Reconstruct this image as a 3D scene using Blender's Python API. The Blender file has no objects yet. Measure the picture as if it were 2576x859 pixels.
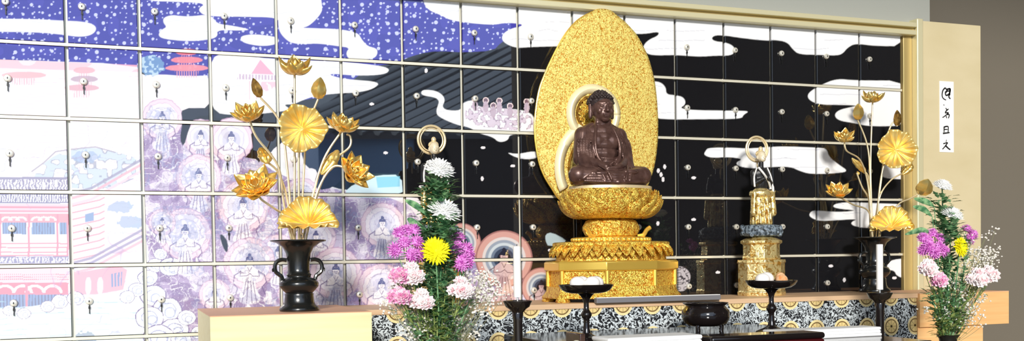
import bpy, math, random
import numpy as np
from mathutils import Vector, Matrix
PI = math.pi
sc = bpy.context.scene
COL = sc.collection
rnd = random.Random(7)

# ------------------------------------------------------------------ camera (solved from the locker grid)
CAM = np.array([0.4985, -4.5915, 1.20]); YAW, PIT, ROL, FPX, SHY = .3548, -.0271, -.0141, 2600., 298.66
def cam_axes():
    c, s = math.cos(YAW), math.sin(YAW); c2, s2 = math.cos(PIT), math.sin(PIT); c3, s3 = math.cos(ROL), math.sin(ROL)
    F0 = np.array([s, c, 0]); R0 = np.array([c, -s, 0]); U0 = np.array([0, 0, 1.])
    F = c2*F0+s2*U0; U = -s2*F0+c2*U0
    return c3*R0+s3*U, -s3*R0+c3*U, F
CR, CU, CF = cam_axes()
def at(px, py, y):
    """the point at depth y that the photograph shows at (px, py)"""
    d = CF+CR*(px-1288)/FPX+CU*(429.5+SHY-py)/FPX
    return Vector(CAM+d*((y-CAM[1])/d[1]))
cd = bpy.data.cameras.new('camera'); co = bpy.data.objects.new('camera', cd); COL.objects.link(co)
m = Matrix.Identity(4)
for i in range(3):
    m[i][0], m[i][1], m[i][2], m[i][3] = CR[i], CU[i], -CF[i], CAM[i]
co.matrix_world = m
cd.sensor_width = 36; cd.lens = FPX/2576*36; cd.shift_y = SHY/2576; cd.clip_start = .05; cd.clip_end = 200
sc.camera = co

# ------------------------------------------------------------------ helpers
def tag(o, label=None, cat=None, group=None, kind=None):
    if label: o['label'] = label
    if cat: o['category'] = cat
    if group: o['group'] = group
    if kind: o['kind'] = kind
    return o
def empty(name, loc, label=None, cat=None, group=None):
    o = bpy.data.objects.new(name, None); COL.objects.link(o); o.location = loc; o.empty_display_size = .05
    return tag(o, label, cat, group)

class G:
    def __init__(s): s.v = []; s.f = []
    def add(s, vs, fs):
        n = len(s.v); s.v += [tuple(p) for p in vs]; s.f += [tuple(i+n for i in q) for q in fs]
    def box(s, a, b):
        x0, y0, z0 = a; x1, y1, z1 = b
        s.add([(x0,y0,z0),(x1,y0,z0),(x1,y1,z0),(x0,y1,z0),(x0,y0,z1),(x1,y0,z1),(x1,y1,z1),(x0,y1,z1)],
              [(0,3,2,1),(4,5,6,7),(0,1,5,4),(1,2,6,5),(2,3,7,6),(3,0,4,7)])
        return s
    def tube(s, pts, r, seg=8, cap=True):
        pts = [Vector(p) for p in pts]; n = len(pts)
        rs = r if isinstance(r, (list, tuple)) else [r]*n
        t0 = (pts[1]-pts[0]).normalized()
        nx = t0.orthogonal().normalized(); vs = []; 
        for i, p in enumerate(pts):
            t = (pts[min(i+1, n-1)]-pts[max(i-1, 0)])
            t = t.normalized() if t.length > 1e-9 else t0
            nx = (nx-t*nx.dot(t)); nx = nx.normalized() if nx.length > 1e-6 else t.orthogonal().normalized()
            b = t.cross(nx)
            for k in range(seg):
                a = 2*PI*k/seg; vs.append(p+(nx*math.cos(a)+b*math.sin(a))*rs[i])
        fs = [(i*seg+k, i*seg+(k+1)%seg, (i+1)*seg+(k+1)%seg, (i+1)*seg+k) for i in range(n-1) for k in range(seg)]
        if cap: fs += [tuple(reversed(range(seg))), tuple((n-1)*seg+k for k in range(seg))]
        s.add(vs, fs); return s
    def lathe(s, prof, c=(0,0,0), seg=40, sy=1., rot=0., sx=1.):
        vs = []; n = len(prof)
        for r, z in prof:
            for k in range(seg):
                a = 2*PI*k/seg+rot; vs.append((c[0]+max(r,1e-4)*math.cos(a)*sx, c[1]+max(r,1e-4)*math.sin(a)*sy, c[2]+z))
        fs = [(i*seg+k, i*seg+(k+1)%seg, (i+1)*seg+(k+1)%seg, (i+1)*seg+k) for i in range(n-1) for k in range(seg)]
        fs += [tuple(reversed(range(seg))), tuple((n-1)*seg+k for k in range(seg))]
        s.add(vs, fs); return s
    def ball(s, c, r, seg=12, rings=8, M=None):
        rx, ry, rz = r if isinstance(r, (tuple, list)) else (r, r, r)
        c = Vector(c); vs = [(0,0,-1)]
        for i in range(1, rings):
            a = -PI/2+PI*i/rings
            for k in range(seg):
                b = 2*PI*k/seg; vs.append((math.cos(a)*math.cos(b), math.cos(a)*math.sin(b), math.sin(a)))
        vs.append((0,0,1))
        out = []
        for p in vs:
            q = Vector((p[0]*rx, p[1]*ry, p[2]*rz))
            if M is not None: q = M @ q
            out.append(c+q)
        fs = [(0, 1+(k+1)%seg, 1+k) for k in range(seg)]
        for i in range(rings-2):
            for k in range(seg):
                fs.append((1+i*seg+k, 1+i*seg+(k+1)%seg, 1+(i+1)*seg+(k+1)%seg, 1+(i+1)*seg+k))
        L = len(vs)-1; b0 = 1+(rings-2)*seg
        fs += [(b0+k, b0+(k+1)%seg, L) for k in range(seg)]
        s.add(out, fs); return s
    def cap(s, p0, p1, r0, r1, seg=14, n=9):
        """tapered capsule"""
        p0, p1 = Vector(p0), Vector(p1); ax = (p1-p0); L = ax.length; ax.normalize()
        pts = []; rs = []
        for i in range(n):
            a = PI/2*i/(n-1); pts.append(p0-ax*r0*math.cos(a)); rs.append(max(r0*math.sin(a), r0*.02))
        for i in range(n):
            a = PI/2*i/(n-1); pts.append(p1+ax*r1*math.sin(a)); rs.append(max(r1*math.cos(a), r1*.02))
        return s.tube(pts, rs, seg)
    def build(s, name, mat, parent=None, smooth=True, bevel=0., sharp=40, kind=None):
        me = bpy.data.meshes.new(name)
        o3 = Vector(parent_origin(parent)) if parent else Vector((0,0,0))
        me.from_pydata([tuple(Vector(p)-o3) for p in s.v], [], s.f); me.update()
        if mat: me.materials.append(mat)
        o = bpy.data.objects.new(name, me); COL.objects.link(o)
        if parent: o.parent = parent
        if smooth:
            me.polygons.foreach_set('use_smooth', [True]*len(me.polygons))
            me.set_sharp_from_angle(angle=math.radians(sharp))
        if bevel:
            b = o.modifiers.new('bevel', 'BEVEL'); b.width = bevel; b.segments = 2; b.limit_method = 'ANGLE'
        if kind: o['kind'] = kind
        return o
def parent_origin(p):
    v = Vector((0,0,0))
    while p: v += p.location; p = p.parent
    return v
def remeshed(g, name, mat, parent, voxel=.004, smooth=6):
    o = g.build(name, mat, parent)
    r = o.modifiers.new('r', 'REMESH'); r.mode = 'VOXEL'; r.voxel_size = voxel
    sm = o.modifiers.new('s', 'SMOOTH'); sm.factor = .5; sm.iterations = smooth
    dg = bpy.context.evaluated_depsgraph_get()
    me = bpy.data.meshes.new_from_object(o.evaluated_get(dg))
    o.modifiers.clear(); old = o.data; o.data = me; bpy.data.meshes.remove(old); me.name = name
    me.polygons.foreach_set('use_smooth', [True]*len(me.polygons))
    if not me.materials: me.materials.append(mat)
    return o
def spline(pts, n=8):
    pts = [Vector(p) for p in pts]; out = []
    for i in range(len(pts)-1):
        p0, p1, p2, p3 = pts[max(i-1,0)], pts[i], pts[i+1], pts[min(i+2,len(pts)-1)]
        for k in range(n):
            t = k/n
            out.append(.5*((2*p1)+(p2-p0)*t+(2*p0-5*p1+4*p2-p3)*t*t+(3*p1-p0-3*p2+p3)*t**3))
    out.append(pts[-1]); return out
def frame(ax):
    ax = Vector(ax).normalized(); u = ax.orthogonal().normalized(); return Matrix((u, ax.cross(u), ax)).transposed()

# ------------------------------------------------------------------ materials
def mat(name, col, rough=.5, metal=0., spec=.5, coat=0., sss=0.):
    M = bpy.data.materials.new(name); M.use_nodes = True
    b = M.node_tree.nodes['Principled BSDF']
    b.inputs['Base Color'].default_value = (*col, 1); b.inputs['Roughness'].default_value = rough
    b.inputs['Metallic'].default_value = metal; b.inputs['Specular IOR Level'].default_value = spec
    b.inputs['Coat Weight'].default_value = coat
    return M
def nodes(M): return M.node_tree.nodes, M.node_tree.links, M.node_tree.nodes['Principled BSDF']
def ramp(N, stops, interp='LINEAR'):
    r = N.new('ShaderNodeValToRGB'); r.color_ramp.interpolation = interp
    e = r.color_ramp.elements
    while len(e) > 1: e.remove(e[-1])
    e[0].position = stops[0][0]; e[0].color = (*stops[0][1], 1)
    for p, c in stops[1:]:
        x = e.new(p); x.color = (*c, 1)
    return r
def bump(M, kind='NOISE', scale=60, strength=.3, dist=.01, detail=3):
    N, L, b = nodes(M)
    tc = N.new('ShaderNodeTexCoord')
    if kind == 'NOISE':
        t = N.new('ShaderNodeTexNoise'); t.inputs['Scale'].default_value = scale; t.inputs['Detail'].default_value = detail; out = t.outputs['Fac']
    else:
        t = N.new('ShaderNodeTexVoronoi'); t.inputs['Scale'].default_value = scale; out = t.outputs['Distance']
    L.new(tc.outputs['Object'], t.inputs['Vector'])
    bp = N.new('ShaderNodeBump'); bp.inputs['Strength'].default_value = strength; bp.inputs['Distance'].default_value = dist
    L.new(out, bp.inputs['Height']); L.new(bp.outputs['Normal'], b.inputs['Normal'])
    return M
def noisecol(M, c0, c1, scale=(8,8,8), detail=4, lo=.3, hi=.7):
    N, L, b = nodes(M)
    tc = N.new('ShaderNodeTexCoord'); mp = N.new('ShaderNodeMapping'); mp.inputs['Scale'].default_value = scale
    t = N.new('ShaderNodeTexNoise'); t.inputs['Scale'].default_value = 1; t.inputs['Detail'].default_value = detail
    r = ramp(N, [(lo, c0), (hi, c1)])
    L.new(tc.outputs['Object'], mp.inputs['Vector']); L.new(mp.outputs['Vector'], t.inputs['Vector'])
    L.new(t.outputs['Fac'], r.inputs['Fac']); L.new(r.outputs['Color'], b.inputs['Base Color'])
    return M
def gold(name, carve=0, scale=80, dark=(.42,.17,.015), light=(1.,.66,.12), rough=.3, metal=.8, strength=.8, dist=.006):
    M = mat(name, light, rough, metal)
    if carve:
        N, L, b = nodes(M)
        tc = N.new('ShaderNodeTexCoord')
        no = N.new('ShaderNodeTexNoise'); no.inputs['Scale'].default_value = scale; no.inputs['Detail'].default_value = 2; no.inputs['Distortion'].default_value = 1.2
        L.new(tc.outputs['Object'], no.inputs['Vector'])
        r = ramp(N, [(.38, dark), (.5, light)]); L.new(no.outputs['Fac'], r.inputs['Fac']); L.new(r.outputs['Color'], b.inputs['Base Color'])  # shade in the carving hollows put into the colour
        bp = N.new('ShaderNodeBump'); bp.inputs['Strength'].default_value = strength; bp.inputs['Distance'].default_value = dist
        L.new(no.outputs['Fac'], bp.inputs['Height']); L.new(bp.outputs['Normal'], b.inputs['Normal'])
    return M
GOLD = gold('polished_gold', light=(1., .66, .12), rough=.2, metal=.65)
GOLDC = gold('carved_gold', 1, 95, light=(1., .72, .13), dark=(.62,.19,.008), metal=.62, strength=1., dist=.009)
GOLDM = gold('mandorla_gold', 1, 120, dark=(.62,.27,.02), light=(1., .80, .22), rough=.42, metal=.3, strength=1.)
GOLDP = gold('pale_gold', light=(1., .82, .5), rough=.35, metal=.5)
GOLDH = gold('bright_gold', light=(1., .90, .58), rough=.45, metal=.15)
GOLDL = noisecol(gold('leaf_gold', light=(1., .68, .16), rough=.3), (1., .58, .09), (1., .84, .36), (18,18,18))
GOLDF = noisecol(gold('leaf_bright_gold', light=(1., .8, .3), rough=.33, metal=.6), (1., .58, .09), (1., .82, .33), (22,22,22))
GOLDS = gold('stem_gold', light=(.95, .8, .5), rough=.32, metal=.7)
GOLDD = noisecol(gold('old_gold', light=(.5, .3, .08), rough=.4), (.2, .1, .03), (.7, .42, .1), (60,60,60))
BRONZE = bump(noisecol(mat('bronze', (.07,.04,.035), .33, .4, .6), (.075,.036,.030), (.17,.092,.075), (26,26,26)), scale=30, strength=.15)
HAIRB = bump(mat('dark_bronze', (.045,.030,.030), .5, .3), 'VORONOI', 90, .6, .006)
BLACKV = bump(mat('black_bronze', (.012,.013,.013), .22, .2, .8), scale=25, strength=.08)
LACQ = mat('black_lacquer', (.011,.008,.008), .1, 0, .7)
LACQR = mat('red_lacquer', (.06,.006,.008), .1, 0, .8)
LACQB = noisecol(mat('brown_lacquer', (.05,.025,.02), .2, 0, .6), (.035,.018,.015), (.09,.05,.04), (8,60,60))
WOODT = noisecol(mat('salmon_wood', (.8,.5,.3), .5, 0, .3), (.72,.38,.22), (.82,.50,.31), (2.5,40,60), lo=.25, hi=.75)
WOOD = noisecol(mat('pale_wood', (.8,.6,.32), .5, 0, .3), (.82,.72,.40), (.88,.80,.50), (2.5,30,60), lo=.25, hi=.75)
WOODC = noisecol(mat('counter_wood', (.6,.4,.25), .5, 0, .3), (.62,.40,.24), (.74,.52,.33), (2.5,40,60), lo=.25, hi=.75)
CREAM = mat('cream_metal', (.80,.76,.62), .35, .3)
ALU = mat('aluminium', (.66,.64,.58), .3, .8)
KNOB = mat('satin_knob', (.86,.83,.74), .3, .5)
DARK = mat('dark_metal', (.03,.03,.03), .35, .6)
WHITEP = mat('white_paper', (.92,.92,.92), .7, 0, .2)
WHITEC = bump(mat('white_cloth', (.93,.93,.93), .8, 0, .2), scale=40, strength=.1)
WAX = mat('white_wax', (.93,.92,.90), .4, 0, .4)
INK = mat('black_ink', (.01,.01,.012), .7)
GREYT = mat('grey_tray', (.19,.185,.2), .4, 0, .5)
ROCK = bump(noisecol(mat('blue_grey_stone', (.1,.13,.16), .5), (.03,.045,.06), (.24,.30,.36), (70,70,70), lo=.4, hi=.6), scale=70, strength=.6)
STEEL = mat('steel', (.7,.7,.7), .25, .9)
WHP = mat('white_petal', (.95,.95,.94), .6, 0, .2)
YEP = mat('yellow_petal', (.95,.85,.01), .6, 0, .2)
PUP = noisecol(mat('purple_petal', (.6,.12,.55), .6, 0, .2), (.55,.10,.50), (.88,.36,.80), (90,90,90), lo=.4, hi=.6)
PKP = noisecol(mat('pale_pink_petal', (.9,.65,.7), .6, 0, .2), (.88,.52,.58), (.95,.86,.86), (60,60,60), lo=.35, hi=.5)
PKD = noisecol(mat('pink_petal', (.8,.3,.5), .6, 0, .2), (.75,.25,.5), (.92,.72,.78), (60,60,60), lo=.4, hi=.6)
GRN = noisecol(mat('green_leaf', (.05,.13,.06), .5, 0, .3), (.06,.19,.085), (.27,.48,.23), (50,50,50), lo=.4, hi=.6)
GRY = noisecol(mat('yellow_green_leaf', (.15,.2,.05), .5, 0, .3), (.09,.2,.05), (.42,.48,.16), (50,50,50), lo=.4, hi=.6)
GYP = mat('gypsophila_white', (.88,.84,.78), .7, 0, .2)
TWIG = mat('twig', (.25,.26,.14), .6)
BUN = mat('rice_cake', (.94,.90,.87), .55, 0, .3)
ORANGE = noisecol(mat('peach_sweet', (.85,.4,.15), .5), (.80,.28,.08), (.95,.66,.38), (60,60,60))
WALLU = bump(mat('upper_wall_plaster', (.36,.37,.34), .8, 0, .2), scale=200, strength=.05)
WALLG = bump(mat('brown_grey_wall', (.17,.15,.12), .8, 0, .2), scale=200, strength=.05)
BOARD = noisecol(mat('tan_board', (.62,.54,.34), .6, 0, .3), (.60,.51,.31), (.66,.57,.37), (3,3,6))
TRIMW = mat('gold_trim_light', (.80,.74,.48), .35, .35)
TRIMG = mat('gold_trim', (.62,.47,.2), .35, .5)
FLOORM = noisecol(mat('straw_floor', (.35,.28,.16), .6), (.30,.24,.13), (.4,.32,.19), (3,80,3))
CEILM = mat('ceiling_board', (.3,.28,.25), .8)
TILE = mat('roof_tile', (.75,.76,.78), .25, .9)
BLUEW = mat('blue_grey_siding', (.30,.52,.85), .4, .5)
PAVE = noisecol(mat('pale_paving', (.5,.5,.48), .8), (.42,.42,.4), (.56,.56,.54), (2,2,2))
CONC = mat('white_plaster', (.75,.75,.73), .8)
GLASS = mat('cyan_window', (.6,.95,1.), .1, .9)

# brocade: black ground, pale arabesques, rows of gold medallions (pattern laid out in the cloth's own x and z)
def brocade(px, pz, x0, z0):
    M = mat('brocade', (0,0,0), .55, 0, .3); N, L, b = nodes(M)
    tc = N.new('ShaderNodeTexCoord'); sp = N.new('ShaderNodeSeparateXYZ'); L.new(tc.outputs['Object'], sp.inputs[0])
    def mth(op, a, c=None, d=None):
        n = N.new('ShaderNodeMath'); n.operation = op
        for i, q in enumerate((a, c, d)):
            if q is None: continue
            if isinstance(q, (int, float)): n.inputs[i].default_value = q
            else: L.new(q, n.inputs[i])
        return n.outputs[0]
    fx = mth('SUBTRACT', mth('FRACT', mth('DIVIDE', mth('SUBTRACT', sp.outputs[0], x0), px)), .5)
    fz = mth('SUBTRACT', mth('FRACT', mth('DIVIDE', mth('SUBTRACT', sp.outputs[2], z0), pz)), .5)
    dx = mth('MULTIPLY', fx, px); dz = mth('MULTIPLY', fz, pz)
    r = mth('SQRT', mth('ADD', mth('MULTIPLY', dx, dx), mth('MULTIPLY', dz, dz)))
    ang = mth('ARCTAN2', dz, dx)
    no = N.new('ShaderNodeTexNoise'); no.inputs['Scale'].default_value = 46; no.inputs['Detail'].default_value = 1.5; no.inputs['Distortion'].default_value = 1.5
    L.new(tc.outputs['Object'], no.inputs['Vector'])
    w = mth('ABSOLUTE', mth('SUBTRACT', no.outputs['Fac'], .5))
    ar = ramp(N, [(0, (.62,.68,.72)), (.05, (.62,.68,.72)), (.075, (.012,.013,.017)), (1, (.012,.013,.017))]); L.new(w, ar.inputs['Fac'])
    # medallion: ring, petals inside, dark seed
    pet = mth('MULTIPLY', mth('ABSOLUTE', mth('SINE', mth('MULTIPLY', ang, 4))), mth('MULTIPLY', r, 18))
    mr = ramp(N, [(0, (.05,.03,.01)), (.10, (.05,.03,.01)), (.16, (.72,.55,.24)), (.60, (.80,.62,.28)), (.66, (.16,.09,.03)), (.72, (.16,.09,.03)), (.78, (.85,.70,.36)), (1, (.85,.70,.36))])
    L.new(mth('ADD', mth('DIVIDE', r, .047), mth('MULTIPLY', pet, .0)), mr.inputs['Fac'])
    dp = ramp(N, [(0, (.25,.25,.25)), (.35, (1,1,1))]); L.new(mth('ABSOLUTE', mth('SINE', mth('MULTIPLY', ang, 4))), dp.inputs['Fac'])
    inner = mth('LESS_THAN', r, .029)
    mx0 = N.new('ShaderNodeMixRGB'); mx0.blend_type = 'MULTIPLY'; L.new(inner, mx0.inputs[0]); L.new(mr.outputs['Color'], mx0.inputs[1]); L.new(dp.outputs['Color'], mx0.inputs[2])
    ms = mth('LESS_THAN', r, .046)
    mx = N.new('ShaderNodeMixRGB'); L.new(ms, mx.inputs[0]); L.new(ar.outputs['Color'], mx.inputs[1]); L.new(mx0.outputs[0], mx.inputs[2])
    L.new(mx.outputs[0], b.inputs['Base Color'])
    return M

# ------------------------------------------------------------------ room shell
W, H, ZT = .2809, .30, 2.4066           # locker column width, row height, top of the lockers
XR = 16*W
def struct(name, a, b, M, bevel=0):
    o = G().box(a, b).build(name, M, smooth=False, bevel=bevel); o['kind'] = 'structure'; return o
struct('floor', (-6, -7.2, -.1), (7.6, .6, 0), FLOORM)
struct('wall_back', (-6, .05, 0), (4.70, .30, ZT+.02), WALLG)
struct('wall_upper', (-6, .012, ZT+.02), (4.70, .30, 5.6), WALLU)
struct('wall_recess', (4.70, .30, 0), (7.6, .55, 5.6), WALLG)
struct('wall_right', (7.4, -7.2, 0), (7.6, .30, 5.6), WALLG)
struct('wall_left', (-6.2, -7.2, 0), (-6, .30, 5.6), WALLU)
struct('wall_front', (4.9, -7.2, 0), (7.4, -7.0, 5.6), WALLG)
struct('ceiling', (-6.2, -7.4, 5.6), (7.6, .6, 5.8), CEILM)
# gold cornice above the lockers: three steps
g = G(); g.box((-2, -.055, ZT+.037), (4.555, .02, ZT+.062)); g.build('trim_1', TRIMW, smooth=False, bevel=.004)['kind'] = 'structure'
g = G(); g.box((-2, -.03, ZT+.022), (4.555, .02, ZT+.0375)); g.build('trim_2', TRIMG, smooth=False, bevel=.002)['kind'] = 'structure'
g = G(); g.box((-2, -.048, ZT-.004), (4.555, .02, ZT+.0225)); g.build('trim_3', TRIMW, smooth=False, bevel=.004)['kind'] = 'structure'
struct('trim_4', (XR+.002, -.012, 0), (4.556, .05, ZT-.004), TRIMG, .003)
struct('trim_5', (4.557, -.05, 0), (4.600, .05, 2.494), TRIMW, .006)
struct('trim_6', (4.604, -.03, 0), (5.022, -.002, 2.488), BOARD, .004)
# frame of the locker bank: flush cream rails, recessed uprights
g = G()
for j in range(-0, 9):
    z = ZT-j*H; g.box((-2*W, -.0025, max(z-.006, .0)), (XR, .05, z+.006 if j else z))
rails = g.build('trim_7', CREAM, smooth=False); rails['kind'] = 'structure'
g = G()
for i in range(-2, 17):
    g.box((i*W-.0065, .0225, 0), (i*W+.0065, .05, ZT-.001))
ups = g.build('trim_8', CREAM, smooth=False); ups['kind'] = 'structure'

# outdoors, across the court: what the lacquer mirrors
o = G().box((-30, -40, -.2), (40, -7.2, -.02)).build('ground', PAVE, smooth=False); o['kind'] = 'structure'
nb = empty('neighbour_house', (7, -18, 0), 'house across the court with grey ribbed roof and blue siding', 'house')
def mirror(px, py, D):
    """where a thing D metres in front of the lacquer stands to be seen mirrored at (px, py)"""
    p = at(px, py, 0); k = (D-CAM[1])/-CAM[1]; return Vector((CAM[0]+(p.x-CAM[0])*k, -D, CAM[2]+(p.z-CAM[2])*k))
ze = mirror(1000, 338, 16.6).z
def on_roof(px, py):
    """point of the sloping roof plane seen mirrored at (px, py)"""
    lo, hi = 16.6, 60.
    for _ in range(50):
        mi = (lo+hi)/2; p = mirror(px, py, mi)
        if p.z > ze+.5*(mi-16.6): lo = mi
        else: hi = mi
    return p
RP = [(790,338),(796,276),(900,208),(980,165),(1050,138),(1110,126),(1240,130),(1285,112),(1312,200),(1318,338)]
Q_ = [on_roof(*p) for p in RP]; dn = Vector((0,0,-.10)); n_ = len(Q_)
g = G(); g.add(Q_+[p+dn for p in Q_], [tuple(range(n_)), tuple(reversed(range(n_, 2*n_)))]+[(i, n_+i, n_+(i+1)%n_, (i+1)%n_) for i in range(n_)])
g.build('roof', mat('roof_ground', (.16,.16,.18), .7), nb, smooth=False)
def inside(x, y):
    c_ = False
    for (x0, y0), (x1, y1) in zip(RP, RP[1:]+RP[:1]):
        if (y0 > y) != (y1 > y) and x < (x1-x0)*(y-y0)/(y1-y0)+x0: c_ = not c_
    return c_
g = G()
for k in range(-8, 26):           # seams sweeping up the roof
    seg_ = []
    for i in range(90):
        x = 780+i*6.2; y = 350+k*20-(x-780)*.42-.00012*(x-780)**2
        if inside(x, y): seg_.append(on_roof(x, y)+Vector((0,.02,.03)))
        else:
            if len(seg_) > 2: g.tube(seg_, .085, 6)
            seg_ = []
    if len(seg_) > 2: g.tube(seg_, .085, 6)
g.build('roof_seams', TILE, nb)['kind'] = 'stuff'
dl, dr = mirror(1046, 336, 16.9), mirror(1420, 336, 16.9)
G().box((dl.x, -19, -.02), (dr.x, -16.9, dl.z)).build('dark_wing', mat('dark_timber', (.012,.012,.014), .8), nb, smooth=False)  # added dark block: keeps mirrored sky off the black doors
wl, wr = mirror(800, 330, 17), mirror(1042, 330, 17)
G().box((wl.x, -20, -.02), (wr.x, -17, wr.z)).build('wall', BLUEW, nb, smooth=False)
w0, w1 = mirror(880, 490, 16.95), mirror(1004, 438, 16.95)
G().box((w0.x, -17, max(w0.z, .1)), (w1.x, -16.95, w1.z)).build('window', GLASS, nb, smooth=False)

# ------------------------------------------------------------------ the panorama on the lockers, reflected sky and glare painted in
class Art:
    """paints the picture that is printed across the locker doors; u, v run along and down the picture"""
    def __init__(s, u, v):
        s.u, s.v = u, v; s.c = np.zeros((len(u), 3))
        s.c[:] = (.010, .010, .012)
    def hash(s, i, j, k): 
        h = np.sin(i*127.1+j*311.7+k*74.7)*43758.5453; return h-np.floor(h)
    def noise(s, sc_, k=0, u=None, v=None):
        u = (s.u if u is None else u)/sc_; v = (s.v if v is None else v)/sc_
        i, j = np.floor(u), np.floor(v); a, b = u-i, v-j; a = a*a*(3-2*a); b = b*b*(3-2*b)
        f = lambda p, q: s.hash(p, q, k)
        return (f(i,j)*(1-a)+f(i+1,j)*a)*(1-b)+(f(i,j+1)*(1-a)+f(i+1,j+1)*a)*b
    def paint(s, mask, col, al=1.):
        a = np.asarray(mask, float)*al
        s.c = s.c*(1-a[:, None])+np.asarray(col)*a[:, None]
    def poly(s, pts, smooth=2, edge=1.6):
        p = np.array(pts, float)
        for _ in range(smooth):
            q = np.roll(p, -1, 0); p = np.stack([.75*p+.25*q, .25*p+.75*q], 1).reshape(-1, 2)
        out = np.zeros(len(s.u)); 
        bb = np.where((s.u > p[:,0].min()-4) & (s.u < p[:,0].max()+4) & (s.v > p[:,1].min()-4) & (s.v < p[:,1].max()+4))[0]
        if not len(bb): return out
        U, V = s.u[bb], s.v[bb]; ins = np.zeros(len(bb), bool); d2 = np.full(len(bb), 1e9)
        for (x0, y0), (x1, y1) in zip(p, np.roll(p, -1, 0)):
            c = ((y0 > V) != (y1 > V))
            if abs(y1-y0) > 1e-9: ins ^= c & (U < (x1-x0)*(V-y0)/(y1-y0)+x0)
            dx, dy = x1-x0, y1-y0; L2 = dx*dx+dy*dy+1e-9
            t = np.clip(((U-x0)*dx+(V-y0)*dy)/L2, 0, 1)
            d2 = np.minimum(d2, (U-x0-t*dx)**2+(V-y0-t*dy)**2)
        d = np.where(ins, 1, -1)*np.sqrt(d2)
        out[bb] = np.clip(.5+d/edge, 0, 1); return out
    def line(s, pts, w):
        p = np.array(pts, float); out = np.zeros(len(s.u))
        bb = np.where((s.u > p[:,0].min()-w-2) & (s.u < p[:,0].max()+w+2) & (s.v > p[:,1].min()-w-2) & (s.v < p[:,1].max()+w+2))[0]
        if not len(bb): return out
        U, V = s.u[bb], s.v[bb]; d2 = np.full(len(bb), 1e9)
        for (x0, y0), (x1, y1) in zip(p[:-1], p[1:]):
            dx, dy = x1-x0, y1-y0; t = np.clip(((U-x0)*dx+(V-y0)*dy)/(dx*dx+dy*dy+1e-9), 0, 1)
            d2 = np.minimum(d2, (U-x0-t*dx)**2+(V-y0-t*dy)**2)
        out[bb] = np.clip(w/2+.7-np.sqrt(d2), 0, 1); return out
    def rad(s, cx, cy, rx, ry=None): return np.sqrt(((s.u-cx)/rx)**2+((s.v-cy)/(ry or rx))**2)

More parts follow.
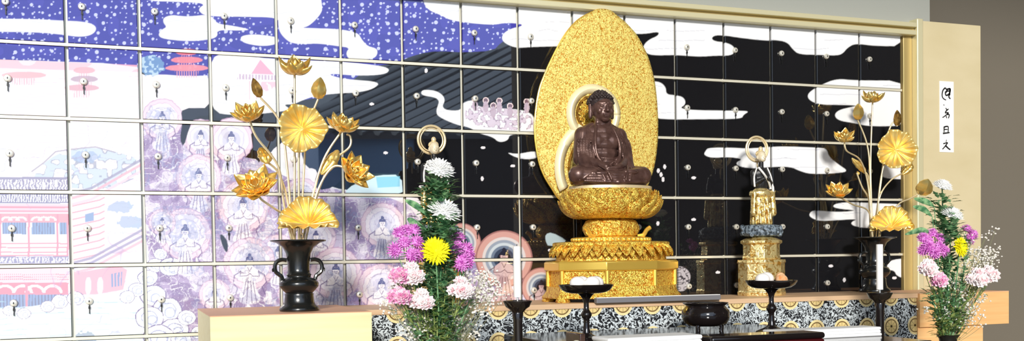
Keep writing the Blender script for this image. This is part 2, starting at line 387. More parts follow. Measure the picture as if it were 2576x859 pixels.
def S(r, g_, b):
    f = lambda c: ((c/255+.055)/1.055)**2.4 if c > 10 else c/255/12.92
    return (f(r), f(g_), f(b))
WHITE = (.90, .905, .93)
def panorama(u, v):
    A = Art(u, v)
    n1, n2, n3 = A.noise(26, 1), A.noise(12, 2), A.noise(6, 3)
    # sky reflection painted in as starry indigo, cut along the mirrored roof outline
    sky = A.poly([(-400,-60),(1062,-60),(1300,-60),(1330,60),(1262,106),(1240,128),(1165,132),(1100,128),(1050,136),(990,160),(930,168),(840,240),(700,262),(540,262),(350,166),(0,148),(-400,140)], 1)
    A.paint(sky, S(56, 52, 160)); A.paint(sky*(n1 > .6), S(70, 66, 178), .5)
    # stars: jittered dots
    for k, (cs, r0, r1) in enumerate(((23, 2.0, 5.0), (13, .7, 2.4))):
        i, j = np.floor(u/cs), np.floor(v/cs)
        hx, hy, hr = A.hash(i, j, 11+k), A.hash(i, j, 21+k), A.hash(i, j, 31+k)
        d = np.hypot(u-(i+.25+.5*hx)*cs, v-(j+.25+.5*hy)*cs)
        A.paint(sky*np.clip(.5+(r0+(r1-r0)*hr)-d, 0, 1)*(hr > (.3 if k == 0 else .45)), S(205, 210, 255), .9)
    # pale lower left: reflected glare painted into the colour, pink dusk
    pale = A.poly([(-400,142),(0,150),(345,162),(352,190),(400,187),(470,192),(535,190),(535,272),(455,272),(462,300),(470,330),(460,372),(520,400),(640,395),(655,420),(700,360),(740,355),(760,372),(775,420),(800,430),(800,470),(1016,495),(1062,500),(1062,560),(1090,900),(-400,900)], 1)
    A.paint(pale, S(238, 232, 240))
    # dense painted figures: lavender and violet ground with white lace lines
    busy = A.poly([(352,262),(455,272),(470,380),(640,395),(700,440),(800,470),(1016,500),(1060,560),(1200,600),(1300,690),(1390,760),(1390,880),(420,900),(380,700),(352,480)], 1)
    A.paint(busy, S(184, 166, 202)); A.paint(busy*(n1 > .55), S(150, 130, 172), .75); A.paint(busy*(n1 < .32), S(226, 220, 236), .8)
    w = np.abs(A.noise(17, 5, u+14*n2, v+14*n1)-.5)
    A.paint(busy*np.clip(1-w/.05, 0, 1), S(250, 248, 252), .95)
    w2 = np.abs(A.noise(11, 6, u+10*n1, v-10*n2)-.5)
    A.paint(busy*np.clip(1-w2/.035, 0, 1), S(120, 96, 140), .65)
    A.paint(busy*(A.noise(60, 9) > .62), S(150, 130, 178), .35)
    # pink dusk band and faint lines over the painted glare
    A.paint(A.poly([(-400,142),(0,150),(350,164),(350,182),(0,172),(-400,165)], 0)*1., S(236, 168, 186), .85)
    A.paint(A.poly([(-400,165),(0,172),(350,182),(352,215),(0,205),(-400,200)], 0), S(246, 214, 222), .7)
    glare_wash = pale*(1-busy)
    st = np.abs(((v+6*n1)/9.) % 1-.5)
    A.paint(glare_wash*(st < .06)*(A.noise(40, 14, u, v*5) > .6), S(196, 180, 200), .6)
    A.paint(glare_wash*(A.noise(70, 15) > .6), S(214, 236, 244), .5)
    # pavilions in the dusk
    for cx, cy, w_, col in ((60,190,62,(226,150,160)), (212,178,30,(214,140,156)), (212,200,38,(160,120,150)), (206,222,48,(206,130,150)), (470,132,30,(226,110,126)), (470,152,44,(232,128,140)), (470,172,60,(236,140,152))):
        A.paint(A.poly([(cx-w_,cy),(cx-w_*.6,cy-9),(cx+w_*.6,cy-9),(cx+w_,cy),(cx+w_*.55,cy+7),(cx-w_*.55,cy+7)], 1), S(*col), .9)
        A.paint(A.poly([(cx-w_*.5,cy+7),(cx+w_*.5,cy+7),(cx+w_*.45,cy+24),(cx-w_*.45,cy+24)], 0)*(((u/6) % 1) < .45), S(220, 150, 170), .8)
    A.paint((A.rad(380,165,34,26) < 1+.25*(n3-.5))*1., S(110, 150, 196), .85); A.paint((A.rad(380,165,34,26) < 1)*(n3 > .55), S(190, 214, 236), .8)
    # hills of blue trees
    hill = A.poly([(80,470),(90,430),(130,395),(170,378),(240,370),(300,385),(352,400),(352,480)], 2)
    A.paint(hill*(n2 > .5), S(176, 200, 226), .85); A.paint(hill*(np.abs(n2-.5) < .05), S(120, 130, 160), .8)
    A.paint(A.line([(80,432),(110,410),(140,382),(180,376),(240,370),(290,384)], 3), S(130, 122, 150), .8)
    for cx, cy in ((300,520),(330,560),(335,600),(215,395)):
        A.paint((A.rad(cx,cy,34,16) < .7+.5*n3)*1., S(126, 160, 204), .75)
    # palace: tiled roofs, pink eaves, shuttered bays, railing
    def band(v0, v1, x0=-400, x1=172, k=0.): return ((v > v0+k*(u-172).clip(0)) & (v < v1+k*(u-172).clip(0)) & (u > x0) & (u < x1))*1.
    A.paint(band(446, 480), S(120, 116, 160)); A.paint(band(452, 478)*(((u/8+n3) % 1) < .5), S(240, 238, 248))
    A.paint(band(486, 512), S(96, 96, 150)); A.paint(band(490, 509)*(((u/6+.6*n3) % 1) < .55), S(236, 236, 248))
    A.paint(band(512, 668), S(250, 240, 244))
    A.paint(band(514, 536), S(244, 190, 206)); A.paint(band(520, 524), S(226, 120, 150)); A.paint(band(530, 533), S(226, 120, 150))
    A.paint(band(538, 560), S(236, 140, 160)); 
    for cx in (35, 110):
        for dx in (-18, 0, 18): A.paint((np.abs(A.rad(cx+dx, 556, 12, 9)-1) < .25)*(v < 556)*1., S(252, 226, 232))
    for x0, x1 in ((-60,0),(6,66),(80,138),(150,172)):
        A.paint(band(561, 590, x0, x1), S(96, 140, 196)); A.paint(band(561, 590, x0, x1)*(((u/7) % 1) < .3), S(60, 84, 140))
        A.paint(band(591, 610, x0, x1), S(250, 250, 252))
    for y in (612, 622, 634, 642): A.paint(band(y, y+3), S(232, 124, 150))
    for x in (-30, 0, 72, 144, 170): A.paint(band(540, 646, x-2, x+3), S(228, 120, 150))
    A.paint(band(646, 664), S(120, 120, 172)); A.paint(band(648, 662)*(((u/9+n3) % 1) < .5), S(230, 228, 246))
    A.paint(band(672, 712), S(248, 204, 216)); A.paint(band(690, 706)*(((u/5) % 1) < .45)*((v/6) % 1 < .5), S(214, 110, 140))
    A.paint(band(712, 742), S(238, 110, 140))
    for cx in (35, 110):
        for dx in (-22, 22): A.paint((np.abs(A.rad(cx+dx, 738, 22, 18)-1) < .18)*(v < 738)*1., S(254, 226, 232))
    A.paint(band(742, 776), S(104, 140, 196)); A.paint(band(742, 776)*(((u/8) % 1) < .35), S(60, 80, 140))
    A.paint(band(712, 776, 64, 70), S(240, 120, 150))
    # wing running up to the right
    wing = A.poly([(176,500),(260,486),(358,440),(358,470),(270,520),(268,600),(358,575),(358,640),(180,664)], 0)
    A.paint(wing, S(250, 226, 234))
    for d in range(0, 9):
        y = 520+d*17; A.paint(A.line([(178,y),(250,y-16),(262,y-22)], 3), S(232, 134, 158), .9)
    for y0, y1, col in ((500,452,(236,150,170)), (516,468,(246,190,204)), (488,440,(120,116,160)), (664,618,(116,116,168)), (676,634,(120,116,170)), (690,646,(240,160,180))):
        A.paint(A.line([(178,y0),(230,y0-14),(360,y1-40)], 6), S(*col), .85)
    A.paint(A.poly([(214,540),(236,534),(236,556),(214,560)], 0), S(96, 140, 196))
    A.paint(A.poly([(180,690),(300,668),(320,680),(310,730),(240,742),(180,742)], 0), S(242, 160, 182)); 
    for cx in (215, 245): A.paint(A.poly([(cx,700),(cx+14,698),(cx+14,740),(cx,742)], 1), S(252, 236, 240))
    A.paint(A.poly([(278,690),(308,684),(306,720),(278,724)], 0)*(((u/8) % 1) < .6), S(96, 130, 190))
    # clouds and cyan water along the foot of the palace
    A.paint(A.poly([(-400,790),(60,775),(120,765),(150,745),(180,742),(250,748),(340,720),(370,735),(372,900),(-400,900)], 2), S(236, 246, 252))
    ww = np.abs(((v+5*n1)/14.) % 1-.5)
    A.paint((v > 752)*(u < 430)*(ww < .07)*(A.noise(50, 17, u, v*4) > .45), S(140, 190, 216), .75)
    A.paint((v > 790)*(u < 360)*1., S(204, 236, 244), .45)
    A.paint(((A.rad(215,850,26,16) < .6+.7*n3) & (v > 815))*1., S(110, 140, 170), .8)
    A.paint(pale*(1-busy), S(246, 240, 248), .24)  # white reflected haze painted over palace and pale ground
    # scalloped clouds between palace, water and figures
    def puff(cx, cy, r, col=(244,248,253)):
        d = A.rad(cx, cy, r, r*.8)+.10*(n2-.5); A.paint((d < 1)*1., S(138,124,168)); A.paint((d < .93)*1., S(*col))
        A.paint(((np.abs(d-.55) < .035) & (A.noise(r, 61) > .35))*1., S(150,150,196), .8); A.paint(((np.abs(A.rad(cx+.2*r, cy+.2*r, r*.34)-1) < .12))*1., S(170,176,214), .8)
    for cx, cy, r in ((372,700,26),(392,668,22),(404,640,18),(430,672,30),(385,745,34),(420,780,38),(376,800,36),(440,830,36),(400,850,40),(470,800,24),(456,856,26),(345,730,22),(320,748,20),(500,838,20),(150,760,22),(120,772,18),(190,752,22),(60,790,18),(22,782,16)): puff(cx, cy, r)
    for cx, cy, r in ((428,560,26),(404,590,20),(440,600,22)): puff(cx, cy, r, (250,246,250))
    # faint ink lines over painted glare and palace
    ink = np.abs(A.noise(30, 62, u*.6+10*n1, v+8*n2)-.5)
    A.paint(pale*(1-busy)*(v > 300)*np.clip(1-ink/.018, 0, 1)*(A.noise(55, 63) > .5), S(170, 160, 200), .6)
    # haloed figures
    def figure(cx, cy, R, strong=0., body=1):
        r = A.rad(cx, cy, R)
        if strong: cols = [(160,112,110),(206,158,150),(214,206,206),(150,160,176),(196,206,214),(110,124,146),(60,70,92),(24,30,44)]
        else: cols = [(196,160,194),(236,216,230),(206,178,206),(240,236,246),(196,188,220),(226,226,242),(206,204,228),(170,174,206)]  # left figures: palette already paled by the reflected glare
        edges = [1., .95, .76, .66, .56, .46, .36, .24] if strong else [1., .96, .80, .77, .60, .57, .40, .22]
        r = r+(.05*(n2-.5)+.05*(n3-.5))*(0 if strong else 1)
        for e, c in zip(edges, cols): A.paint(np.clip((e-r)*R/1.6+.5, 0, 1), S(*c), 1. if strong else .88)
        if body:
            fig = (206,178,180) if strong else (248,244,250)
            lin = (110,78,84) if strong else (122,104,152)
            hair = (40,40,56) if strong else (104,106,150)
            L = lambda pts, w_=1.5, al=.85: A.paint(A.line([(cx+x*R, cy+y*R) for x, y in pts], w_), S(*lin), al)
            fm = A.poly([(cx+x*R, cy+y*R) for x, y in ((-.10,.02),(-.12,.12),(-.34,.26),(-.40,.50),(-.22,.62),(-.26,.95),(-.42,1.25),(-.36,1.55),(.36,1.55),(.40,1.25),(.24,.95),(.20,.62),(.40,.52),(.34,.26),(.12,.12),(.10,.02))], 2)
            A.paint(fm, S(*fig), .95)
            ww_ = np.abs(A.noise(8, 31, u+6*n2, v+6*n3)-.5); A.paint(fm*np.clip(1-ww_/.06, 0, 1)*(v > cy+.3*R), S(*lin), .6)
            A.paint(fm*(A.noise(16, 33) > .6)*(v > cy+.55*R), S(196,196,226) if not strong else S(170,140,146), .7)
            A.paint((A.rad(cx, cy-.10*R, .15*R, .17*R) < 1)*1., S(*lin)); A.paint((A.rad(cx, cy-.08*R, .13*R, .15*R) < 1)*1., S(*fig))
            A.paint(((A.rad(cx, cy-.16*R, .15*R, .13*R) < 1) & (v < cy-.12*R))*1., S(*hair)); A.paint((A.rad(cx, cy-.31*R, .07*R, .08*R) < 1)*1., S(*hair))
            L([(-.06,-.07),(-.02,-.06)]); L([(.02,-.06),(.06,-.07)]); L([(-.03,.01),(.03,.01)], 1.2)
            L([(-.34,.26),(-.36,.48),(-.10,.46),(.02,.38)]); L([(.34,.26),(.37,.48),(.12,.48),(.02,.38)]); L([(-.08,.14),(0,.30),(.08,.14)])
            L([(-.34,.30),(-.58,.45),(-.62,.75),(-.46,.95),(-.54,1.2)], 2.2); L([(.34,.30),(.56,.42),(.64,.70),(.48,.90),(.58,1.15)], 2.2)
            for x in (-.2,-.08,.06,.18): L([(x*.7,.66),(x,1.0),(x*1.5,1.5)])
    for q in ((408,300,52),(505,345,46),(582,352,56),(500,446,58),(612,520,66),(466,590,66),(760,494,46),(700,640,50),(795,600,50),(628,664,66),(845,688,66),(962,566,56),(960,724,60),(742,742,44),(540,742,40),(408,560,34)): figure(*q)
    lace = np.abs(A.noise(15, 51, u+13*n2, v+13*n1)-.5); fine = np.abs(A.noise(8, 52, u+6*n1, v-6*n2)-.5)
    allb = np.clip(busy, 0, 1)
    A.paint(allb*np.clip(1-lace/.035, 0, 1), S(116, 98, 142), .55); A.paint(allb*np.clip(1-fine/.04, 0, 1), S(250, 248, 253), .6)
    A.paint(allb*(A.noise(45, 53) > .66)*(fine < .2), S(126, 140, 190), .35)
    figure(1160, 612, 50, 1, 0); figure(1268, 652, 72, 1); figure(1362, 724, 50, 1); figure(1090, 700, 60, 1)
    A.paint(A.poly([(1690,668),(1722,672),(1738,690),(1735,712),(1722,736),(1695,730)], 2), S(186,180,186)); A.paint(A.poly([(1690,668),(1722,672),(1738,690),(1735,712),(1722,736),(1695,730)], 2)*(np.abs(n3-.5) < .08), S(70,66,72))
    # dark breaks between the figures
    for p in ([(455,274),(522,272),(530,292),(492,292),(476,322),(462,372),(452,350),(459,310)], [(545,281),(590,279),(570,296),(540,300)],
              [(630,326),(702,326),(700,356),(662,376),(655,404),(650,412),(636,372)], [(757,345),(860,330),(872,440),(840,472),(800,480),(790,462),(802,424),(770,424),(756,380)],
              [(552,592),(560,590),(574,610),(572,640),(560,622)]):
        A.paint(A.poly(p, 1), S(34, 36, 50))
    A.paint(A.poly([(872,474),(920,452),(950,441),(1010,440),(1014,498),(868,498)], 1), S(206, 232, 246)); A.paint(A.poly([(946,446),(1006,444),(1006,470),(950,473)], 0), S(128, 204, 234), .85)  # bright cyan window reflection painted into the picture
    # clouds
    C = [
     [(-400,46),(60,47),(160,52),(215,55),(240,64),(242,78),(226,90),(196,93),(150,86),(80,80),(-400,76)],
     [(410,56),(412,44),(432,38),(450,40),(475,42),(530,36),(545,60),(580,64),(634,75),(600,77),(545,75),(548,93),(520,101),(470,104),(410,98),(397,88),(408,74),(420,68)],
     [(355,-40),(530,-40),(800,-40),(812,20),(806,36),(790,54),(775,66),(760,70),(780,71),(850,73),(900,82),(910,100),(925,117),(948,122),(950,136),(940,148),(900,152),(880,150),(872,140),(872,130),(880,120),(850,116),(800,109),(770,111),(735,109),(720,100),(704,82),(700,62),(700,44),(620,42),(530,41),(508,36),(498,22),(520,8),(440,4),(360,2)],
     [(605,99),(608,90),(640,86),(690,92),(702,98),(698,111),(660,117),(615,109)],
     [(525,132),(610,140),(700,150),(860,155),(960,166),(982,175),(968,188),(900,191),(834,185),(830,190),(870,200),(958,206),(940,224),(900,233),(850,235),(795,241),(764,251),(738,263),(712,263),(732,276),(700,282),(600,292),(525,282)],
     [(1058,-40),(1064,4),(1078,26),(1110,38),(1130,50),(1180,58),(1240,63),(1272,57),(1312,60),(1313,66),(1285,72),(1265,85),(1262,100),(1275,112),(1300,121),(1340,118),(1420,116),(1500,120),(1575,124),(1575,84),(1620,86),(1658,79),(1656,90),(1632,100),(1618,115),(1620,130),(1640,140),(1700,138),(1760,143),(1800,140),(1840,140),(1850,128),(1844,115),(1825,107),(1797,104),(1789,96),(1800,88),(1830,90),(1860,95),(1930,103),(1945,100),(1980,105),(1995,125),(2010,137),(2060,138),(2105,140),(2120,135),(2132,120),(2152,109),(2200,116),(2280,116),(2280,-40)],
     [(1640,204),(1662,207),(1675,220),(1676,238),(1700,240),(1720,245),(1726,262),(1708,274),(1760,278),(1850,279),(1886,280),(1870,289),(1866,299),(1800,300),(1655,301),(1640,290)],
     [(2290,203),(2150,203),(2105,198),(2065,214),(2035,232),(2031,246),(2045,258),(2072,264),(2120,264),(2160,266),(2140,270),(2110,277),(2098,290),(2110,304),(2150,310),(2190,319),(2290,316)],
     [(1775,380),(1782,372),(1850,372),(1880,375),(1960,368),(2060,372),(2080,375),(2085,395),(2110,415),(2134,431),(2110,436),(2040,439),(2010,430),(1990,420),(1940,420),(1900,425),(1860,420),(1850,410),(1870,400),(1830,395),(1790,398),(1770,390)],
     [(2034,545),(2040,532),(2055,530),(2110,535),(2160,530),(2110,526),(2093,520),(2105,512),(2140,509),(2200,512),(2290,515),(2290,560),(2200,576),(2150,571),(2138,561),(2160,551),(2100,555),(2060,557)],
     [(2235,655),(2290,650),(2290,705),(2256,696),(2250,681),(2230,680)],
     [(2224,410),(2240,416),(2268,416),(2290,420),(2290,452),(2228,450),(2215,440)],
     [(1272,383),(1300,389),(1345,380),(1360,388),(1345,401),(1305,400)],
     [(1060,240),(1060,228),(1077,226),(1100,230),(1116,242),(1119,255),(1112,268),(1122,278),(1160,279),(1158,262),(1190,250),(1202,270),(1250,272),(1330,278),(1350,306),(1350,332),(1330,339),(1282,338),(1278,354),(1255,359),(1240,345),(1205,336),(1180,320),(1150,315),(1102,294),(1097,280),(1102,265),(1105,254),(1095,245)]]
    for i, p in enumerate(C):
        mk = A.poly(p, 2, 2.2); A.paint(mk, WHITE)
        A.paint(mk*(np.abs(((v+7*n1)/23.) % 1-.5) < .03)*(A.noise(60, 40, u, v*6) > .6), S(176, 178, 200), .55)
    # far retinue riding the cloud
    fm = A.poly([(1165,285),(1185,262),(1200,270),(1290,274),(1335,285),(1345,325),(1290,330),(1180,315)], 2)
    A.paint(fm*(n3 > .45), S(206, 186, 206), .8); A.paint(fm*(np.abs(n3-.5) < .07), S(140, 116, 140), .7)
    for cx, cy in ((1195,250),(1222,253),(1241,266),(1256,254),(1283,267),(1325,256)):
        A.paint((A.rad(cx, cy, 8) < 1)*1., S(236, 214, 214)); A.paint((A.rad(cx, cy, 5.5) < 1)*1., S(120, 92, 104)); A.paint((A.rad(cx, cy+16, 7, 14) < 1)*1., S(190, 170, 186))
    # pink pavilion in the cloud
    A.paint(A.poly([(655,150),(690,188),(632,186)], 0), S(238, 170, 196)); A.paint(A.poly([(600,186),(700,190),(700,202),(596,200)], 0)*(np.abs(((u/8) % 1)-.5) < .3), S(200, 180, 204))
    A.paint(A.poly([(630,205),(695,206),(693,225),(660,232),(640,222)], 0)*(n3 > .42), S(240, 196, 212))
    for x in (628, 645): A.paint(A.line([(x,205),(x,250)], 2), S(238, 186, 200))
    # lotus leaf by the throne and scattered petals
    A.paint(A.poly([(1372,590),(1388,585),(1424,604),(1420,612),(1380,622),(1372,606)], 1), S(176, 196, 204))
    for x, y, a in ((1072,178,1),(935,262,0),(1213,450,1),(1745,448,0),(1745,553,0),(1656,430,1),(1672,420,1),(1663,440,1),(1668,452,1),(2090,670,0),(2124,705,1),(1806,686,0),(1290,418,0),(1215,372,0),(1384,630,0),(1060,470,0),(970,385,0),(1655,563,1),(2250,700,0)):
        A.paint((A.rad(x, y, 3.8 if a else 6, 6 if a else 3.6) < 1)*1., S(232, 228, 232))
    return np.clip(A.c, 0, 1)

mural_mat = mat('printed_lacquer', (1,1,1), .015, 0, .5)
N_, L_, b_ = nodes(mural_mat); ca = N_.new('ShaderNodeVertexColor'); ca.layer_name = 'art'; L_.new(ca.outputs['Color'], b_.inputs['Base Color'])
b_.inputs['Specular IOR Level'].default_value = .5; b_.inputs['IOR'].default_value = 1.85

ART = {}
rows_txt = [
 "a white cloud bar|a cloud tip in stars|stars and plump cloud|a big white cloud|two stacked white clouds|stars beside cloud tail|plain starry indigo sky|cloud above indigo sky|white cloud and black notch|white cloud at its crown|white cloud beside halo tip|white cloud over black|a dark cloud notch|mostly plain black lacquer|a stepped cloud edge|cloud strip above black",
 "a pink pavilion|a small pink pagoda|a teal tree and pagoda|a pink roof in cloud|cloud behind gold lotus|a cloud fringe|grey roof reflections|a curling smoke trail|a retinue on cloud|the halo left edge|black behind the halo|the halo right edge|a thin white cloud|plain black lacquer|a cloud tip|broad white clouds",
 "pink mist|blue hill outlines|a haloed pale figure|two large pale halos|black gaps behind lotus|dark blue gap|deep blue reflections|the left halo ring|small cloud and petals|the halo flank|black behind bronze head|black with scattered petals|a thin cloud bar|white cloud lobes|a broad cloud|black behind gold leaves",
 "a tiled palace roof|a roof corner and trees|haloed figure and lavender|lavender lace figures|figures behind gold stems|figures beside drooping lotus|pale blue lacquer|black behind white chrysanthemum|plain black lacquer|black beside gold throne|black behind gold throne|black with one petal|black behind small statue|plain black lacquer|small cloud streaks|cloud behind gold stems",
 "palace bays and railing|a palace wing|a haloed standing figure|a kneeling haloed figure|figures behind black vase|two pale halos|a large haloed figure|pink and grey halo|a great striped halo|black beside gold pedestal|black behind gold pedestal|black with white petal|black behind small pedestal|plain black lacquer|black with small petals|cloud beside black vase",
 "palace and white cloud|cyan water below palace|violet haze and clouds|lace figures and urn|figures above wood stand|figures and pale cloud|figures behind pink flowers|halo and dark gap|figure below striped halo|halo beside gold foot|black behind gold foot|a grey painted cloud|black behind small foot|black with bright petal|black above altar|cloud scrap by frame"]
rows_txt = [r.split('|') for r in rows_txt]
ORD = ['first','second','third','fourth','fifth','sixth','seventh','eighth','ninth','tenth','eleventh','twelfth','thirteenth','fourteenth','fifteenth','sixteenth']
ROWN = ['top row', 'second row', 'third row', 'fourth row', 'fifth row', 'sixth row']
gl = G(); 
gl.lathe([(0,-.0),(.0135,-.0),(.0145,.004),(.0135,.010),(.009,.013),(.0001,.0138)], seg=20)
lock_me = None
def door_mesh(c, r, step):
    x0, x1 = c*W+.0076, (c+1)*W-.0076; z1, z0 = ZT-r*H-.0088, ZT-(r+1)*H+.0088
    if r == 0: z1 = ZT-.0015
    nx, nz = int((x1-x0)/step)+1, int((z1-z0)/step)+1
    X, Z = np.meshgrid(np.linspace(x0, x1, nx), np.linspace(z0, z1, nz)); X = X.ravel(); Z = Z.ravel()
    # place in the picture
    D = np.stack([X-CAM[0], np.full_like(X, -CAM[1]), Z-CAM[2]], 1); k = D@CF
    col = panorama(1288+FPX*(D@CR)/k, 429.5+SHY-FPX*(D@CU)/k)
    ox, oz = (x0+x1)/2, (z0+z1)/2; n = nx*nz
    idx = np.arange(n).reshape(nz, nx)
    q = np.stack([idx[:-1,:-1], idx[:-1,1:], idx[1:,1:], idx[1:,:-1]], -1).reshape(-1, 4)
    rim = np.concatenate([idx[0,:], idx[1:,-1], idx[-1,-2::-1], idx[-2:0:-1,0]])
    m_ = len(rim); bi = n+np.arange(m_)
    sq = np.stack([rim, bi, np.roll(bi,-1), np.roll(rim,-1)], 1)
    V = np.concatenate([np.stack([X-ox, np.zeros(n), Z-oz], 1), np.stack([X[rim]-ox, np.full(m_, .022), Z[rim]-oz], 1)])
    Fc = np.concatenate([q, sq])
    me = bpy.data.meshes.new('door'); me.vertices.add(len(V)); me.vertices.foreach_set('co', V.ravel())
    me.loops.add(Fc.size); me.loops.foreach_set('vertex_index', Fc.ravel().astype(np.int32))
    me.polygons.add(len(Fc)); me.polygons.foreach_set('loop_start', np.arange(0, Fc.size, 4, dtype=np.int32)); me.polygons.foreach_set('loop_total', np.full(len(Fc), 4, dtype=np.int32))
    me.update(calc_edges=True)
    at_ = me.color_attributes.new('art', 'FLOAT_COLOR', 'POINT')
    rgba = np.ones((len(V), 4)); rgba[:n, :3] = col; rgba[n:, :3] = (.012,.012,.012)
    at_.data.foreach_set('color', rgba.ravel().astype(np.float32))
    me.materials.append(mural_mat)
    return me, ox, oz, x0, z0, z1
lock_g = None
for r in range(6):
    for c in range(-1, 16):
        me, ox, oz, x0, z0, z1 = door_mesh(c, r, .0024 if c < 8 else .0030)
        lab = f"locker door showing {rows_txt[r][c]}, {ORD[c]} from left in {ROWN[r]}" if c >= 0 else f"locker door beyond the photo edge, leftmost of the {ROWN[r]}"
        e = empty('locker', (ox, 0, oz), lab, 'locker', 'painted lockers on the back wall')
        d = bpy.data.objects.new('door', me); COL.objects.link(d); d.parent = e
        lx, lz = -(W/2)+.21*W+.0035, .003
        if lock_g is None:
            g = G(); g.lathe([(.0001,0),(.0120,0),(.0150,.003),(.0150,.008),(.012,.0125),(.006,.0140),(.0001,.0143)], seg=20)
            g.v = [(a, -h, b) for a, b, h in g.v]; g.f = [tuple(reversed(f)) for f in g.f]
            lock = g.build('lock', KNOB); lock_g = lock.data
            g = G(); g.box((-.0012,-.0152,-.0045), (.0012,-.0135,.0045)); g.tube([(0,-.0135,0),(0,-.0153,0)], .003, 10)
            kh = g.build('keyhole', DARK, smooth=False); key_h = kh.data
            g = G(); g.tube([(0,-.006,-.014),(0,-.007,-.022)], .0022, 6); g.box((-.0035,-.009,-.032), (.0035,-.005,-.021)); g.box((-.0016,-.008,-.052), (.0016,-.006,-.031))
            ky = g.build('key', DARK, smooth=False); key_k = ky.data
        else:
            lock = bpy.data.objects.new('lock', lock_g); COL.objects.link(lock)
            kh = bpy.data.objects.new('keyhole', key_h); COL.objects.link(kh)
            ky = bpy.data.objects.new('key', key_k); COL.objects.link(ky)
        lock.parent = e; lock.location = (lx, 0, lz); kh.parent = lock; ky.parent = lock

# ------------------------------------------------------------------ counter, cloth, stands
ZC = 1.012
c = empty('altar_counter', (2.575, -.25, 0), 'long wooden altar counter running below the painted lockers', 'counter')
G().box((1.326, -.505, ZC-.022), (4.15, -.001, ZC)).build('top', WOODC, c, smooth=False, bevel=.002)
G().box((1.35, -.485, 0), (4.11, -.002, ZC-.022)).build('body', LACQB, c, smooth=False)
BRO = brocade(.1455, .145, 2.5337-.07275-.1455*20, 1.0+.0-.0725-.145*10)
g = G()
n = 120
vs = []; 
for i in range(n+1):
    x = 1.327+2.818*i/n; d = .0012*math.sin(i*1.7)
    for z, yy in ((ZC-.022,-.4955),(.9,-.498+d),(.7,-.5+1.8*d),(.50,-.5+2.4*d)): vs.append((x, yy, z))
g.add(vs, [(i*4+j, i*4+j+1, i*4+j+5, i*4+j+4) for i in range(n) for j in range(3)])
o = g.build('brocade_cloth', BRO); s = o.modifiers.new('t', 'SOLIDIFY'); s.thickness = .004; s.offset = 1
tag(o, 'black and white brocade cloth with gold medallions hanging from the altar counter', 'cloth')

WOODO = noisecol(mat('orange_wood', (.8,.5,.2), .5, 0, .3), (.80,.42,.17), (.86,.55,.25), (2.5,30,60), lo=.25, hi=.75)
def wood_stand(x0, x1, y0, y1, zt, slab, foot, lab, WOOD=WOOD):
    e = empty('wooden_stand', ((x0+x1)/2, (y0+y1)/2, 0), lab, 'stand', 'pale wooden stands beside the altar')
    G().box((x0, y0, zt-slab), (x1, y1, zt-.003)).build('slab', WOOD, e, smooth=False, bevel=.001)
    G().box((x0, y0, zt-.003), (x1, y1, zt)).build('top_veneer', WOODT, e, smooth=False)
    G().box((x0+foot[0], y0+.015, 0), (x1-foot[1], y1-.02, zt-slab)).build('base', WOOD, e, smooth=False, bevel=.002)
wood_stand(.757, 1.322, -.90, -.22, 1.025, .17, (.02,.1), 'pale wooden box stand under the left black vase')
wood_stand(4.153, 4.722, -.515, -.06, ZC, .168, (.0,.155), 'orange toned wooden stand behind the right fresh bouquet', WOODO)

# ------------------------------------------------------------------ carved throne
PX, PY = 2.582, -.29
def petal(g, base, rad, up, L, Wd, a0, a1, n=6, cup=.25, tip=.15, mlt=1.):
    """one curved petal leaving BASE along RAD, bending towards UP from angle a0 to a1 (radians above rad)"""
    base, rad, up = Vector(base), Vector(rad).normalized(), Vector(up).normalized(); side = rad.cross(up)
    p = base.copy(); vs = []; ds = L/n
    for i in range(n+1):
        s = i/n; a = a0+(a1-a0)*s
        t = rad*math.cos(a)+up*math.sin(a); nn = -rad*math.sin(a)+up*math.cos(a)
        w = Wd*(math.sin(PI*min(1, .18+.82*s)**.9)**.8 if s < 1 else 0)
        w = max(w, Wd*.04)
        for q in (-1, -.5, 0, .5, 1):
            vs.append(p+side*q*w/2+nn*(cup*w*(q*q)))
        p = p+t*ds
    fs = [(i*5+j, i*5+j+1, (i+1)*5+j+1, (i+1)*5+j) for i in range(n) for j in range(4)]
    g.add(vs, fs)
def solid(o, t=.0015):
    s = o.modifiers.new('t', 'SOLIDIFY'); s.thickness = t; s.offset = 0; return o
ped = empty('lotus_throne', (PX, PY, ZC), 'tall tiered gold lotus throne carrying the bronze seated figure', 'throne')
SYP = .70
def oct8(name, prof, M, seg=8):
    g = G(); f = 1/math.cos(PI/seg) if seg == 8 else 1
    g.lathe([(r*f, z) for r, z in prof], (PX, PY, 0), seg, SYP, PI/seg)
    return g.build(name, M, ped, sharp=30, bevel=.003 if seg == 8 else 0)
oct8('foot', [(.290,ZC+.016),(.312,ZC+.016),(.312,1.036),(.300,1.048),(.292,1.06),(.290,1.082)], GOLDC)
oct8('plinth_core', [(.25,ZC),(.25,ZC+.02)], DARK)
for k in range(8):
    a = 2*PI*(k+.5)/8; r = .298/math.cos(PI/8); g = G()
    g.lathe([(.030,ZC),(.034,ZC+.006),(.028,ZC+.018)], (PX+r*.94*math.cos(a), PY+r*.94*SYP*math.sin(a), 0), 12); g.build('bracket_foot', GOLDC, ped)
oct8('panel_tier', [(.280,1.08),(.280,1.152)], GOLDC)
